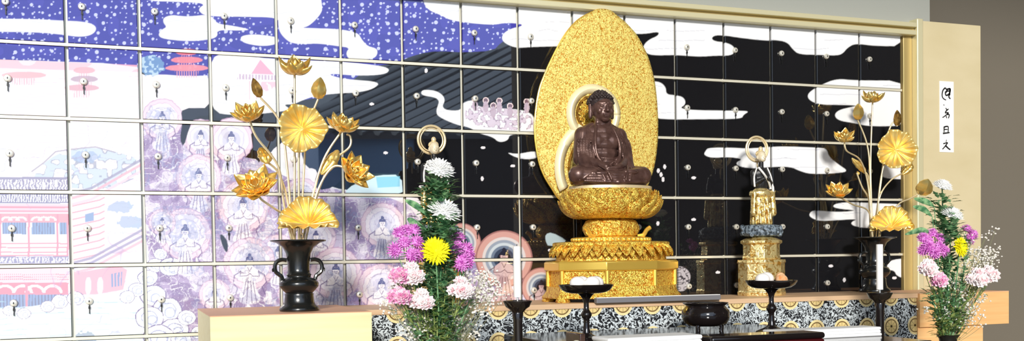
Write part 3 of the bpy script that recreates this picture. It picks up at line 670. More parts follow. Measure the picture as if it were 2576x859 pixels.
# moulded corner posts and windows on the panel tier
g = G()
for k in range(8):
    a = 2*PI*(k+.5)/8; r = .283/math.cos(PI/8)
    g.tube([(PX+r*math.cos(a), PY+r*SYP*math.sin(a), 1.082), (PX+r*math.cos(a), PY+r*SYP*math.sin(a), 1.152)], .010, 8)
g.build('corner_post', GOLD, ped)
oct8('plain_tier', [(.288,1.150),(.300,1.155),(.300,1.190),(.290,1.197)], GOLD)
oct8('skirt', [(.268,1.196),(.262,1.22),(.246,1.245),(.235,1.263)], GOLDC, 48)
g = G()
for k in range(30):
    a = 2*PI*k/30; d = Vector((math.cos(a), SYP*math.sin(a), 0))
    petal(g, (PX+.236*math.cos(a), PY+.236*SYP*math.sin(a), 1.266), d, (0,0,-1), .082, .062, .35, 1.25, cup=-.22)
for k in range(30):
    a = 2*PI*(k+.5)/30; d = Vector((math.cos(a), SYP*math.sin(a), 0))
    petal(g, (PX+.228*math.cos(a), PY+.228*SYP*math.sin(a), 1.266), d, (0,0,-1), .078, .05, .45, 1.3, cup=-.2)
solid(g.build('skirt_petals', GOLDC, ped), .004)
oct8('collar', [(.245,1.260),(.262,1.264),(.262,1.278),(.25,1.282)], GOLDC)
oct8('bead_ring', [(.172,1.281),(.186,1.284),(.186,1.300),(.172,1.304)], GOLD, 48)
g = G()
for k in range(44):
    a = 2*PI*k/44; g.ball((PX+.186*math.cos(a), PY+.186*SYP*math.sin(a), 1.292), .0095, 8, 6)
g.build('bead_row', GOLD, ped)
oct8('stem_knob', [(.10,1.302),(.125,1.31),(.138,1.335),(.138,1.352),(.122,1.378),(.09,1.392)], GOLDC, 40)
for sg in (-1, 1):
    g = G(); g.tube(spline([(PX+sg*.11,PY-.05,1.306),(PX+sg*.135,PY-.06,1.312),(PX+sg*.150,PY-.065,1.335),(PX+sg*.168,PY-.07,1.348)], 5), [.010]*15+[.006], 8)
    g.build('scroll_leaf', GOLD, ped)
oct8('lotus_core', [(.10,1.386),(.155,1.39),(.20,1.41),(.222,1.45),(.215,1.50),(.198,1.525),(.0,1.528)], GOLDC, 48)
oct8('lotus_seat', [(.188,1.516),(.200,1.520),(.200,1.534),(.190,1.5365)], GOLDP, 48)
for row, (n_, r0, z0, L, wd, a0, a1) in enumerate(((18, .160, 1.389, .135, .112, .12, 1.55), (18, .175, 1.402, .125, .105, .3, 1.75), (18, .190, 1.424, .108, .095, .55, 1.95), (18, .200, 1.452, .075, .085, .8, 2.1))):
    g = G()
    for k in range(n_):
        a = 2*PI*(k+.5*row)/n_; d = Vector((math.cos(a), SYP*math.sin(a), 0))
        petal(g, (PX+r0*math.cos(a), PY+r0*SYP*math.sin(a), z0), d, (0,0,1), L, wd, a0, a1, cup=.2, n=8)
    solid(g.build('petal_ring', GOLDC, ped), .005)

# mandorla
MY = -.05
mand = empty('mandorla', (2.63, MY, 1.40), 'leaf shaped carved gold mandorla behind the bronze seated figure', 'halo')
outl = [(1505,25),(1472,40),(1447,58),(1422,88),(1398,130),(1374,180),(1356,230),(1347,290),(1346,330),(1350,375),(1362,425),(1386,470),(1420,510),(1500,528),(1580,512),(1618,480),(1636,440),(1646,400),(1651,340),(1650,270),(1643,210),(1629,152),(1605,100),(1578,66),(1553,44),(1530,27)]
P2 = [at(x, y, MY) for x, y in outl]; P2 = [Vector((p.x, 0, p.z)) for p in P2]
P2 = spline(P2+[P2[0]], 5)[:-1]
cen = Vector((2.63, 0, 1.82))
def relief(q):
    """forward bulge of the leaf"""
    return -.028*max(0, 1-q*q)
g = G(); nr = 26; m_ = len(P2); vs = [(cen.x, MY+relief(0), cen.z)]
for i in range(1, nr+1):
    q = i/nr
    for p in P2:
        w_ = cen+(p-cen)*q; vs.append((w_.x, MY+relief(q)+(.0025*math.sin(w_.x*210+3*math.sin(w_.z*90))*math.sin(w_.z*190) if .05 < q < .97 else 0), w_.z))
fs = [(0, 1+(k+1)%m_, 1+k) for k in range(m_)]
for i in range(nr-1):
    for k in range(m_): fs.append((1+i*m_+k, 1+i*m_+(k+1)%m_, 1+(i+1)*m_+(k+1)%m_, 1+(i+1)*m_+k))
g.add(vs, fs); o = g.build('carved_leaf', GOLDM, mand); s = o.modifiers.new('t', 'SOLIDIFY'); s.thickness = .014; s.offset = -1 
g = G(); P3 = [(p.x, MY, p.z) for p in P2]; g.tube(P3+[P3[0]], .006, 8); g.build('rim', GOLD, mand)
# flame scrolls in relief
g = G(); rr = random.Random(3)
for k in range(420):
    q = math.sqrt(rr.uniform(.12, .93)); p = P2[rr.randrange(m_)]; w_ = cen+(p-cen)*q
    if (Vector((w_.x, 0, w_.z))-Vector((2.595, 0, 1.875))).length < .155: continue
    if abs(w_.x-2.61) < .215 and w_.z < 1.83: continue
    a = rr.uniform(0, 2*PI); sz = rr.uniform(.008, .016); yy = MY+relief(q)-.004
    g.tube([(w_.x+sz*(.35+.2*t)*math.cos(a+t*1.1), yy, w_.z+sz*(.35+.2*t)*math.sin(a+t*1.1)) for t in range(5)], [.0042,.004,.0036,.003,.002], 5)
g.build('flame_scrolls', GOLD, mand)['kind'] = 'stuff'
def ring(cx, cz, r0, r1, y, a0=0, a1=2*PI, n=64, sz=1.):
    g = G(); vs = []
    for i in range(n+1):
        a = a0+(a1-a0)*i/n
        for r, yy in ((r0, y), ((r0+r1)/2, y-.009), (r1, y)): vs.append((cx+r*math.cos(a), yy, cz+r*math.sin(a)*sz))
    g.add(vs, [(i*3+j, i*3+j+1, (i+1)*3+j+1, (i+1)*3+j) for i in range(n) for j in range(2)]); return g
hc = at(1492, 288, MY-.03)
solid(ring(hc.x, hc.z, .098, .142, MY-.036).build('head_halo_ring', GOLDH, mand), .006)
solid(ring(hc.x, hc.z, .078, .090, MY-.036).build('inner_halo_ring', GOLDD, mand), .006)
g = G()
for k in range(16):
    a = 2*PI*k/16; d = Vector((math.cos(a), 0, math.sin(a)))
    petal(g, Vector((hc.x, MY-.036, hc.z))+d*.016, d, (0,-1,0), .07, .04, .05, .3, cup=.15)
solid(g.build('halo_lotus', GOLDC, mand), .004)
bc = at(1495, 425, MY-.03)
solid(ring(bc.x, bc.z, .160, .208, MY-.034, -.5, PI+.5, sz=1.12).build('body_halo_ring', GOLDH, mand), .006)
solid(ring(bc.x, bc.z, .128, .138, MY-.034, -.5, PI+.5, sz=1.12).build('inner_body_ring', GOLDD, mand), .006)
G().box((2.585, MY-.01, ZC), (2.655, MY+.01, 1.50)).build('tenon', GOLDD, mand, smooth=False)

# ------------------------------------------------------------------ bronze seated figure
Z0 = 1.536; SX, SY_ = 2.552, -.265
fig = empty('seated_statue', (SX, SY_, Z0), 'dark bronze seated meditating figure in a draped robe', 'statue')
def q(x, y, z): return (SX+x, SY_+y, Z0+z)
body = G()
# crossed legs, lap
for sg in (-1, 1):
    body.cap(q(sg*.06,.02,.052), q(sg*.160,-.085,.046), .058, .044)
    body.cap(q(sg*.160,-.085,.044), q(-sg*.03,-.135,.036), .042, .028)
body.ball(q(0,-.03,.05), (.15,.10,.055)); body.ball(q(0,.03,.07), (.115,.075,.075))
body.ball(q(0,-.12,.026), (.16,.045,.03))
body.ball(q(.07,-.14,.058), (.045,.018,.014)); body.ball(q(-.06,-.142,.05), (.045,.018,.014))
# trunk
for z, rx, ry in ((.07,.098,.075),(.11,.090,.070),(.15,.088,.068),(.19,.094,.07),(.225,.098,.066),(.25,.088,.058)):
    body.ball(q(0,.01,z), (rx,ry,.042))
for sg in (-1, 1): body.ball(q(sg*.036,-.026,.205), (.046,.030,.042))
body.cap(q(0,.01,.25), q(0,.0,.31), .034, .032)
# arms
for sg in (-1, 1):
    body.cap(q(sg*.092,.012,.238), q(sg*.116,-.01,.125), .038, .033)
    body.cap(q(sg*.116,-.01,.125), q(sg*.035,-.115,.082), .032, .018)
# hands resting in the lap: palms, fingers, thumbs
body.ball(q(.022,-.122,.080), (.028,.016,.010)); body.ball(q(-.022,-.124,.074), (.028,.016,.010))
for k in range(4):
    body.cap(q(.030,-.112-.007*k,.084), q(-.018,-.114-.007*k,.080), .0052, .0042, 8, 5)
    body.cap(q(-.030,-.114-.007*k,.077), q(.014,-.116-.007*k,.073), .0052, .0042, 8, 5)
body.cap(q(.030,-.120,.086), q(.003,-.124,.103), .0058, .0045, 8, 5); body.cap(q(-.030,-.122,.082), q(-.003,-.124,.103), .0058, .0045, 8, 5)
# head: skull, jaw, face
hz = .364; K = 1.17
def hq(x, y, z): return q(x*K, y*K, hz+z*K)
def hb(x, y, z, r, *a): body.ball(hq(x, y, z), tuple(K*i for i in r) if isinstance(r, tuple) else K*r, *a)
def hcp(p0, p1, r0, r1): body.cap(hq(*p0), hq(*p1), r0*K, r1*K, 8, 5)
hb(0,0,0, (.046,.052,.050), 24, 16); hb(0,-.012,-.026, (.038,.040,.034), 24, 16); hb(0,-.034,-.047, (.018,.014,.013))
hcp((0,-.049,.006), (0,-.058,-.018), .0045, .0070)
for sg in (-1, 1):
    hb(sg*.0068,-.054,-.020, .0046, 8, 6)
    hcp((sg*.006,-.050,.012), (sg*.031,-.040,.011), .0036, .0028)
    hb(sg*.0175,-.0455,.001, (.0095,.006,.0045)); hb(sg*.024,-.036,-.018, (.013,.012,.014))
    hcp((sg*.047,.004,.010), (sg*.047,.002,-.038), .0085, .0075)
hcp((-.011,-.050,-.033), (.011,-.050,-.033), .0036, .0036); hcp((-.008,-.048,-.040), (.008,-.048,-.040), .0042, .0042)
for z in (.292, .303): body.cap(q(-.03,-.018,z), q(.03,-.018,z), .010, .010)
remeshed(body, 'body', BRONZE, fig, .0032, 2)
# hair: rows of curls over the skull and the low crown
g = G(); g.ball(hq(0,.007,.016), (.050*K,.052*K,.042*K), 24, 16); g.ball(hq(0,.010,.048), (.028*K,.028*K,.018*K), 16, 10)
for i in range(7):
    e_ = .05+i*.2; n_ = max(1, int(26*math.cos(e_)))
    for k in range(n_):
        a = 2*PI*(k+.5*(i%2))/n_
        if math.sin(a) < -.25 and e_ < .42: continue
        g.ball(hq(.051*math.cos(e_)*math.cos(a), .007+.053*math.cos(e_)*math.sin(a), .016+.043*math.sin(e_)), .0068, 8, 6)
for i in range(4):
    e_ = .1+i*.36; n_ = max(1, int(14*math.cos(e_)))
    for k in range(n_):
        a = 2*PI*k/n_; g.ball(hq(.029*math.cos(e_)*math.cos(a), .010+.029*math.cos(e_)*math.sin(a), .048+.019*math.sin(e_)), .0062, 8, 6)
g.build('hair', HAIRB, fig)
# robe: bell shaped mantle open at the chest, hanging sleeves with long pleats, folds over the lap
rb = G()
for z, rx, ry in ((.265,.070,.050),(.25,.092,.056),(.225,.106,.060),(.195,.113,.063),(.16,.118,.065),(.12,.121,.068),(.08,.122,.072),(.05,.120,.075)):
    rb.ball(q(0,.030,z), (rx,ry,.036), 24, 12)
def path(pts, r0, r1, n=6):
    P_ = spline([q(*p) for p in pts], n)
    for i in range(len(P_)-1):
        t = i/(len(P_)-1); rb.cap(P_[i], P_[i+1], r0+(r1-r0)*t, r0+(r1-r0)*(i+1)/(len(P_)-1), 8, 4)
for sg in (-1, 1):
    rb.cap(q(sg*.045,.018,.270), q(sg*.092,.012,.235), .028, .036)
    rb.cap(q(sg*.092,.012,.235), q(sg*.104,-.020,.130), .036, .036)
    rb.cap(q(sg*.104,-.020,.130), q(sg*.098,-.070,.062), .036, .036)
    rb.cap(q(sg*.098,-.070,.062), q(sg*.050,-.108,.060), .032, .022)
    for k in range(6):            # long pleats running from the shoulder to the lap
        f = k/5
        path([(sg*(.052+.062*f), -.012-.012*math.sin(PI*f)+.012*f, .268-.028*f), (sg*(.070+.062*f), -.050+.030*f, .200), (sg*(.074+.060*f), -.072+.034*f, .125), (sg*(.062+.060*f), -.104+.040*f, .062-.01*f)], .0042, .0062)
    path([(sg*.030,-.006,.292), (sg*.046,-.036,.255), (sg*.060,-.058,.195), (sg*.056,-.070,.135), (sg*.036,-.088,.098)], .0085, .0085)
    for k in range(6):            # folds fanning over the shins
        path([(sg*(.035+.026*k), -.172+.011*k, .020), (sg*(.050+.026*k), -.158+.012*k, .060-.003*k), (sg*(.070+.024*k), -.115+.012*k, .088-.006*k)], .0052, .0050, 4)
for k in range(3): path([(-.060,-.060,.132-.015*k), (0,-.078,.122-.015*k), (.060,-.060,.130-.015*k)], .0062, .0062, 4)
for k in range(4): path([(-.150+.012*k,-.135,.016+.012*k), (0,-.168+.004*k,.010+.012*k), (.150-.012*k,-.135,.016+.012*k)], .0062, .0062, 5)
rb.cap(q(-.172,-.085,.012), q(0,-.165,.010), .012, .012); rb.cap(q(.172,-.085,.012), q(0,-.165,.010), .012, .012)
remeshed(rb, 'robe', BRONZE, fig, .003, 1)

# ------------------------------------------------------------------ small standing figures
SKIN = mat('ivory_gold_face', (.92,.80,.58), .4, .25)
DROBE = bump(mat('dark_robe', (.02,.02,.022), .4, .2), scale=60, strength=.3)
SILV = mat('silver_sash', (.82,.80,.76), .35, .4)
GOLDK = gold('pale_carved_gold', 1, 42, light=(1., .80, .36), dark=(.60,.32,.06), metal=.7, rough=.27, strength=.6)
def standing(x, y, label, turn=1):
    e = empty('standing_statue', (x, y, ZC), label, 'statue', 'small standing figures either side of the throne')
    p = lambda a, b, z: (x+a*turn, y+b, z)
    def sq(name, prof, M, seg=8):
        g = G(); f = 1/math.cos(PI/seg); g.lathe([(r*f, z) for r, z in prof], (x, y, 0), seg, .9, PI/seg); return g.build(name, M, e, sharp=30, bevel=.002)
    sq('pedestal_foot', [(.112,ZC),(.114,1.03),(.110,1.035),(.110,1.17),(.114,1.175),(.112,1.19)], GOLDK)
    sq('pedestal_drum', [(.088,1.19),(.090,1.20),(.086,1.21),(.086,1.265),(.098,1.272),(.098,1.284),(.075,1.295),(.055,1.305)], GOLDK)
    g = G(); rr = random.Random(5); g.lathe([(.05,1.302),(.088,1.308),(.100,1.325),(.098,1.345),(.085,1.36),(.04,1.366)], (x,y,0), 36, .9)
    for k in range(60):
        a = rr.uniform(0,2*PI); g.ball((x+.096*math.cos(a), y+.087*math.sin(a), rr.uniform(1.312,1.352)), rr.uniform(.008,.014), 8, 6)
    g.build('rock_base', ROCK, e)
    sk = G()
    for z0_, r in ((1.365,.045),(1.40,.046),(1.44,.048),(1.48,.052),(1.52,.050)): sk.ball((x,y,z0_), (r,r*.75,.03))
    for k in range(14):
        a = 2*PI*k/14; sk.cap((x+.047*math.cos(a), y+.036*math.sin(a), 1.525), (x+.052*math.cos(a+.15), y+.042*math.sin(a+.15), 1.37), .005, .008, 8, 5)
    for sg in (-1,1): sk.cap(p(sg*.052,-.02,1.52), p(sg*.056,-.022,1.42), .013, .017)
    sk.lathe([(.058,1.505),(.061,1.512),(.061,1.526),(.055,1.532)], (x,y,0), 24, .8)
    remeshed(sk, 'skirt', GOLDK, e, .004, 2)
    bd = G(); bd.ball((x,y,1.575), (.040,.030,.05)); bd.ball((x,y,1.615), (.046,.028,.034)); bd.cap((x,y,1.63), (x,y-.004,1.672), .014, .012)
    for sg in (-1,1): bd.cap(p(sg*.044,0,1.622), p(sg*.05,-.012,1.565), .015, .013); bd.cap(p(sg*.05,-.012,1.565), p(sg*.012,-.046,1.59), .013, .008)
    remeshed(bd, 'body', DROBE, e, .004, 3)
    g = G(); g.tube(spline([p(-.028,-.022,1.645), p(-.006,-.036,1.612), p(.022,-.034,1.575), p(.036,-.030,1.54)], 5), [.006]*15+[.010], 8)
    g.tube(spline([p(.030,-.012,1.645), p(.046,-.02,1.60), p(.054,-.022,1.55), p(.056,-.024,1.50)], 5), [.004]*10+[.007]*6, 8)
    g.tube(spline([p(-.03,-.012,1.645), p(-.050,-.018,1.60), p(-.052,-.024,1.55)], 5), [.004]*6+[.005]*5, 8); g.build('sash', SILV, e)
    hd = G(); hd.ball((x,y-.006,1.700), (.022,.025,.028), 16, 12); hd.ball((x,y-.018,1.689), (.016,.014,.016)); hd.cap((x,y-.030,1.702), (x,y-.034,1.692), .003, .0045, 8, 5)
    for sg in (-1,1): hd.ball(p(sg*.0225,-.004,1.696), (.004,.006,.010)); hd.ball(p(sg*.009,-.028,1.704), (.005,.003,.002))
    hd.cap((x-.005,y-.031,1.684), (x+.005,y-.031,1.684), .002, .002, 8, 4)
    remeshed(hd, 'head', SKIN, e, .0022, 2)
    g = G(); g.ball((x,y+.004,1.716), (.0235,.024,.018)); g.ball((x,y,1.738), (.011,.011,.014)); g.build('hair_knot', GOLDP, e)
    g = G(); R_ = .062
    for rr_, th in ((R_, .0055), (R_-.011, .003)): g.tube([(x+rr_*math.cos(2*PI*k/48), y+.032, 1.742+rr_*math.sin(2*PI*k/48)) for k in range(49)], th, 8)
    g.tube([(x, y+.02, 1.60), (x, y+.032, 1.68)], .004, 6); g.build('halo', GOLDP, e)
standing(1.768, -.20, 'small standing haloed figure half hidden behind the left fresh bouquet', 1)
standing(3.451, -.20, 'small standing haloed figure on a gold pedestal with dark rock', 1)

# ------------------------------------------------------------------ black bronze vases
def black_vase(x, y, z, s, label):
    e = empty('bronze_vase', (x, y, z), label, 'vase', 'black bronze vases holding gold lotus')
    prof = [(.0,0),(.072,0),(.074,.006),(.072,.014),(.062,.022),(.056,.034),(.053,.058),(.054,.064),(.050,.068),(.060,.078),(.072,.092),(.073,.104),(.064,.118),(.046,.124),(.044,.130),(.047,.136),(.042,.142),(.040,.156),(.041,.185),(.046,.215),(.058,.238),(.080,.254),(.102,.260),(.103,.264),(.098,.265),(.074,.256),(.052,.238),(.038,.21),(.034,.16),(.0,.15)]
    g = G(); g.lathe([(r*s, h*s) for r, h in prof], (x,y,z), 48); g.build('body', BLACKV, e, sharp=60)
    for sg in (-1, 1):
        g = G(); pts = [(.044,.190),(.062,.192),(.080,.184),(.087,.166),(.084,.148),(.074,.138),(.064,.130),(.060,.115)]
        g.tube(spline([(x+sg*a*s, y, z+b*s) for a, b in pts], 5), .0075*s, 8)
        g.tube(spline([(x+sg*a*s, y, z+b*s) for a, b in ((.087,.162),(.094,.156),(.092,.148))], 4), .0045*s, 6); g.build('handle', BLACKV, e)
LVY, RVY = -.70, -.20
black_vase(1.093, LVY, 1.025, 1.0, 'black handled vase on the pale wooden box stand at left')
black_vase(4.140, RVY, ZC, 1.08, 'black vase in shade behind the right candlestick')

# ------------------------------------------------------------------ gilded lotus bouquets
def lotus_flower(g, c, ax, R, hh, n=9, layers=3, open_=.6):
    Mx = frame(ax); c = Vector(c)
    for l in range(layers):
        for k in range(n):
            a = 2*PI*(k+.5*l)/n; d = Mx @ Vector((math.cos(a), math.sin(a), 0)); up = Mx @ Vector((0,0,1))
            f = 1-.22*l
            wob = .12*math.sin(k*2.7+l*1.3+R*400); petal(g, c+d*R*.10*f, d, up, R*1.12*f*(1+wob*.5), R*.82*f, (.10+.38*l+wob)*(1.6-open_), (1.0+.42*l+wob)*(1.6-open_)*1.2, cup=.32, n=7)
def lotus_bud(g, c, ax, R, L):
    Mx = frame(ax); c = Vector(c); prof = [(0,0),(.55,.06),(.95,.28),(1,.45),(.8,.7),(.4,.9),(.08,1)]
    vs = []; seg = 16
    for r, h in prof:
        for k in range(seg):
            a = 2*PI*k/seg; rr_ = r*R*(1+.12*math.cos(5*a+h*2)); vs.append(c+Mx @ Vector((rr_*math.cos(a), rr_*math.sin(a), h*L)))
    g.add(vs, [(i*seg+k, i*seg+(k+1)%seg, (i+1)*seg+(k+1)%seg, (i+1)*seg+k) for i in range(len(prof)-1) for k in range(seg)])
def lotus_leaf(g, c, ax, R, up=(0,0,1), cone=.25, pleats=13, a0=0., a1=2*PI, sz=1.):
    ax = Vector(ax).normalized(); up = Vector(up); up = (up-ax*up.dot(ax)).normalized(); rt = up.cross(ax); c = Vector(c)
    n = 156; m_ = 9; vs = []
    for i in range(m_+1):
        q_ = i/m_
        for k in range(n+1):
            a = a0+(a1-a0)*k/n; ed = 1+(.045*math.sin(3*a+R*90)+.035*math.sin(7*a+1.3)+.02*math.cos(pleats*a))*q_
            r = R*q_*ed; sw = math.sin(pleats*a+.9*math.sin(2*a+R*50)); w_ = R*(cone*q_*q_+.15*q_*(1-.68*q_)*sw*abs(sw)**.3+.03*q_*math.sin(3*a+1))
            vs.append(c+rt*r*math.cos(a)+up*r*math.sin(a)*sz+ax*w_)
    g.add(vs, [(i*(n+1)+k, i*(n+1)+k+1, (i+1)*(n+1)+k+1, (i+1)*(n+1)+k) for i in range(m_) for k in range(n)])
def rolled_leaf(g, p0, p1, R):
    pts = spline([p0, (Vector(p0)+Vector(p1))/2+Vector((.004,0,.0)), p1], 6); n = len(pts)
    for off in (-1, 1):
        d = Vector((off*R*.45, -off*R*.2, 0))
        g.tube([Vector(p)+d*math.sin(PI*i/(n-1)) for i, p in enumerate(pts)], [max(.002, R*.62*math.sin(PI*(i+.4)/n)*(1+.15*math.sin(i*2.4))) for i in range(n)], 10)
def bouquet(name_lab, vx, vy, vz, items):
    e = empty('gilded_lotus_bouquet', (vx, vy, vz), name_lab, 'metal flowers', 'gilded lotus bouquets in the black vases')
    T = Vector((CAM[0]-vx, CAM[1]-vy, 0)).normalized()   # towards the hall
    for it in items:
        kind, c, stem = it['k'], it['c'], it['s']
        g = G(); pts = spline(stem, 7); g.tube(pts, it.get('r', .0042), 8)
        g2 = G()
        if kind == 'flower': lotus_flower(g2, c, it['ax'], it['R'], 0, open_=it.get('o', .6)); o = solid(g2.build('lotus_flower', GOLDL, e), .0018)
        elif kind == 'bud': lotus_bud(g2, c, it['ax'], it['R'], it['L']); o = g2.build('lotus_bud', it.get('m', GOLDD), e)
        elif kind == 'leaf': lotus_leaf(g2, c, it['ax'], it['R'], sz=it.get('sz', 1)); o = solid(g2.build('lotus_leaf', GOLDF, e), .0018)
        elif kind == 'fan':
            lotus_leaf(g2, c, it['ax'], it['R'], a0=-.15, a1=PI+.15, cone=.12, pleats=17, sz=it.get('sz', 1)); lotus_leaf(g2, c, it['ax2'], it['R'], up=it['up2'], a0=-.1, a1=PI+.1, cone=.05, pleats=17, sz=.42)
            o = solid(g2.build('lotus_leaf', GOLDF, e), .0018)
        else: rolled_leaf(g2, c, it['p1'], it['R']); o = g2.build('rolled_leaf', GOLDL, e)
        g.build('stem', GOLDS, o)
def mk(y, base, rim):
    B = at(*base, y); B.y = y
    def A_(px, py, dy=0): return at(px, py, y+dy)
    return B, A_
B, A_ = mk(LVY, (757, 640), None)
cm = Vector((-.12, -1, 0))
root = lambda dx, dy: [Vector((1.093+dx*.4, LVY+dy*.4, 1.20)), Vector((1.093+dx, LVY+dy, 1.305))]
L1 = [
 dict(k='flower', c=A_(741,188,0), ax=(0,-.35,1), R=.076, o=.28, s=root(-.012,0)+[A_(741,400), A_(741,188)]),
 dict(k='flower', c=A_(628,302,-.03), ax=(-.25,-.55,1), R=.070, o=.3, s=root(-.02,-.01)+[A_(715,520,-.01), A_(700,420,-.02), A_(645,345,-.03), A_(628,302,-.03)]),
 dict(k='bud', c=A_(800,250,.0), ax=(.12,-.1,1), R=.027, L=.082, m=GOLDL, s=root(.012,.01)+[A_(765,420,.02), A_(775,320,.02), A_(800,250,0)]),
 dict(k='bud', c=A_(655,246,.03), ax=(-.35,0,1), R=.018, L=.075, s=root(-.016,.02)+[A_(722,420,.03), A_(705,310,.03), A_(655,246,.03)]),
 dict(k='leaf', c=A_(760,325,-.06), ax=cm, R=.086, s=root(.0,-.02)+[A_(752,480,-.03), A_(752,390,-.04), A_(760,327,-.055)]),
 dict(k='flower', c=A_(860,330,-.02), ax=(.12,-.5,1), R=.072, o=.25, s=root(.02,-.01)+[A_(785,500,-.01), A_(815,400,-.02), A_(860,330,-.02)]),
 dict(k='rolled', c=A_(655,372,.02), p1=A_(672,412,.0), R=.024, s=root(-.022,.012)+[A_(722,500,.02), A_(700,435,.02), A_(672,408,.01)]),
 dict(k='rolled', c=A_(808,440,.0), p1=A_(850,378,.01), R=.024, s=root(.022,.012)+[A_(790,520,.02), A_(805,470,.01), A_(835,408,.01), A_(878,372,.01), A_(882,345,.01), A_(872,338,.01)]),
 dict(k='flower', c=A_(650,480,-.05), ax=(-.45,-.75,.8), R=.085, o=.75, s=root(-.03,-.02)+[A_(715,545,-.02), A_(690,525,-.04), A_(655,500,-.05), A_(650,480,-.05)]),
 dict(k='flower', c=A_(882,440,-.05), ax=(.45,-.7,.35), R=.076, o=.6, s=root(.03,-.01)+[A_(800,480,-.02), A_(832,425,-.02), A_(860,420,-.03), A_(880,440,-.05)]),
 dict(k='fan', c=A_(775,566,-.085), ax=(-.12,-1,.12), ax2=(0,-.35,1), up2=(0,-1,-.1), R=.108, sz=.92, s=root(.006,-.03)+[A_(765,590,-.055), A_(772,553,-.08)]),
]
for dx in (-.03,-.012,.008,.026):
    pass
bouquet('large gilded lotus bouquet in the black vase on the left stand', 1.093, LVY, 1.20, L1)
def A2(px, py, dy=0): return at(px, py, RVY+dy)
root = lambda dx, dy: [Vector((4.14+dx*.4, RVY+dy*.4, 1.19)), Vector((4.14+dx, RVY+dy, 1.305))]
cm2 = Vector((-.45, -1, .05))
L2 = [
 dict(k='flower', c=A2(2195,258,0), ax=(-.1,-.25,1), R=.070, o=.25, s=root(-.01,0)+[A2(2190,420), A2(2195,258)]),
 dict(k='bud', c=A2(2158,303,0), ax=(-.05,-.1,1), R=.027, L=.085, m=GOLDL, s=root(-.015,.01)+[A2(2188,430), A2(2180,360), A2(2158,303)]),
 dict(k='flower', c=A2(2124,356,-.02), ax=(-.3,-.4,1), R=.066, o=.25, s=root(-.02,-.01)+[A2(2184,470), A2(2165,405,-.01), A2(2130,380,-.02), A2(2124,356,-.02)]),
 dict(k='leaf', c=A2(2253,378,-.05), ax=cm2, R=.100, s=root(.014,-.02)+[A2(2210,500,-.02), A2(2225,410,-.03), A2(2252,380,-.045)]),
 dict(k='bud', c=A2(2257,318,.02), ax=(.0,0,1), R=.020, L=.085, s=root(.01,.02)+[A2(2216,460,.03), A2(2228,360,.03), A2(2245,310,.03), A2(2257,318,.02)]),
 dict(k='rolled', c=A2(2143,398,.01), p1=A2(2178,438,.01), R=.018, s=root(-.01,.015)+[A2(2186,500,.02), A2(2184,445,.01), A2(2172,432,.01)]),
 dict(k='flower', c=A2(2108,492,-.04), ax=(-.3,-.55,.9), R=.072, o=.45, s=root(-.03,-.02)+[A2(2185,533,-.02), A2(2145,515,-.03), A2(2108,494,-.04)]),
 dict(k='bud', c=A2(2316,492,-.03), ax=(.3,-.25,.9), R=.042, L=.092, m=GOLDL, s=root(.03,0)+[A2(2255,520,-.01), A2(2290,500,-.02), A2(2318,484,-.03)]),
 dict(k='rolled', c=A2(2270,440,.0), p1=A2(2292,412,.0), R=.026, s=root(.02,.01)+[A2(2212,500,.01), A2(2240,455,.01), A2(2272,436,0)]),
 dict(k='rolled', c=A2(2156,432,.02), p1=A2(2160,440,.02), R=.006, s=root(-.008,.02)+[A2(2188,510,.02), A2(2168,470,.02), A2(2155,435,.02)]),
 dict(k='fan', c=A2(2242,574,-.07), ax=(-.4,-1,.12), ax2=(-.15,-.35,1), up2=(-.35,-1,-.1), R=.112, sz=.98, s=root(.012,-.03)+[A2(2215,585,-.05), A2(2240,563,-.065)]),
]
bouquet('gilded lotus bouquet in the shaded black vase near the gold frame', 4.14, RVY, 1.19, L2)

# ------------------------------------------------------------------ front table and offerings
ZTB = .902
t = empty('lacquer_table', (2.85, -1.15, 0), 'low black lacquered offering table in front of the altar counter', 'table')
TX0, TX1, TY0, TY1 = 1.93, 3.13, -1.72, -.62
G().box((TX0, TY0, ZTB-.035), (TX1, TY1, ZTB)).build('top', LACQ, t, smooth=False, bevel=.006)
for x in (TX0+.05, TX1-.25):
    for y in (TY0+.05, TY1-.05): G().box((x-.025, y-.025, 0), (x+.025, y+.025, ZTB-.035)).build('leg', LACQ, t, smooth=False, bevel=.004)
def footed_dish(x, y, label):
    e = empty('footed_dish', (x, y, ZTB), label, 'dish', 'black footed offering dishes')
    g = G(); g.lathe([(0,.176),(.055,.177),(.075,.181),(.090,.190),(.0985,.203),(.1005,.208),(.098,.209),(.088,.198),(.070,.190),(.0,.188)], (x,y,ZTB), 48); g.build('bowl', LACQ, e, sharp=50)
    g = G(); g.lathe([(.0,.03),(.016,.03),(.012,.045),(.010,.07),(.011,.082),(.016,.088),(.020,.096),(.020,.103),(.015,.110),(.010,.118),(.0095,.140),(.013,.155),(.022,.168),(.032,.1765),(.0,.177)], (x,y,ZTB), 32); g.build('stem', LACQ, e, sharp=50)
    g = G(); g.lathe([(0,0),(.062,0),(.064,.004),(.060,.010),(.040,.018),(.022,.026),(.016,.032),(0,.032)], (x,y,ZTB), 40); g.build('foot', LACQ, e, sharp=50)
dL = at(1474, 705, -1.15); dR = at(1940, 698, -1.15)
footed_dish(dL.x, -1.15, 'black footed dish of white rice cakes before the gold throne')
footed_dish(dR.x, -1.15, 'black footed dish of sweets before the small right figure')
zD = ZTB+.188
def lump(name, x, y, z, r, M, lab, cat, grp, sq=.75, bumps=0):
    g = G(); g.ball((x, y, z+r[2]*sq), r, 20, 12)
    o = remeshed(g, name, M, None, .003, 2); tag(o, lab, cat, grp); return o
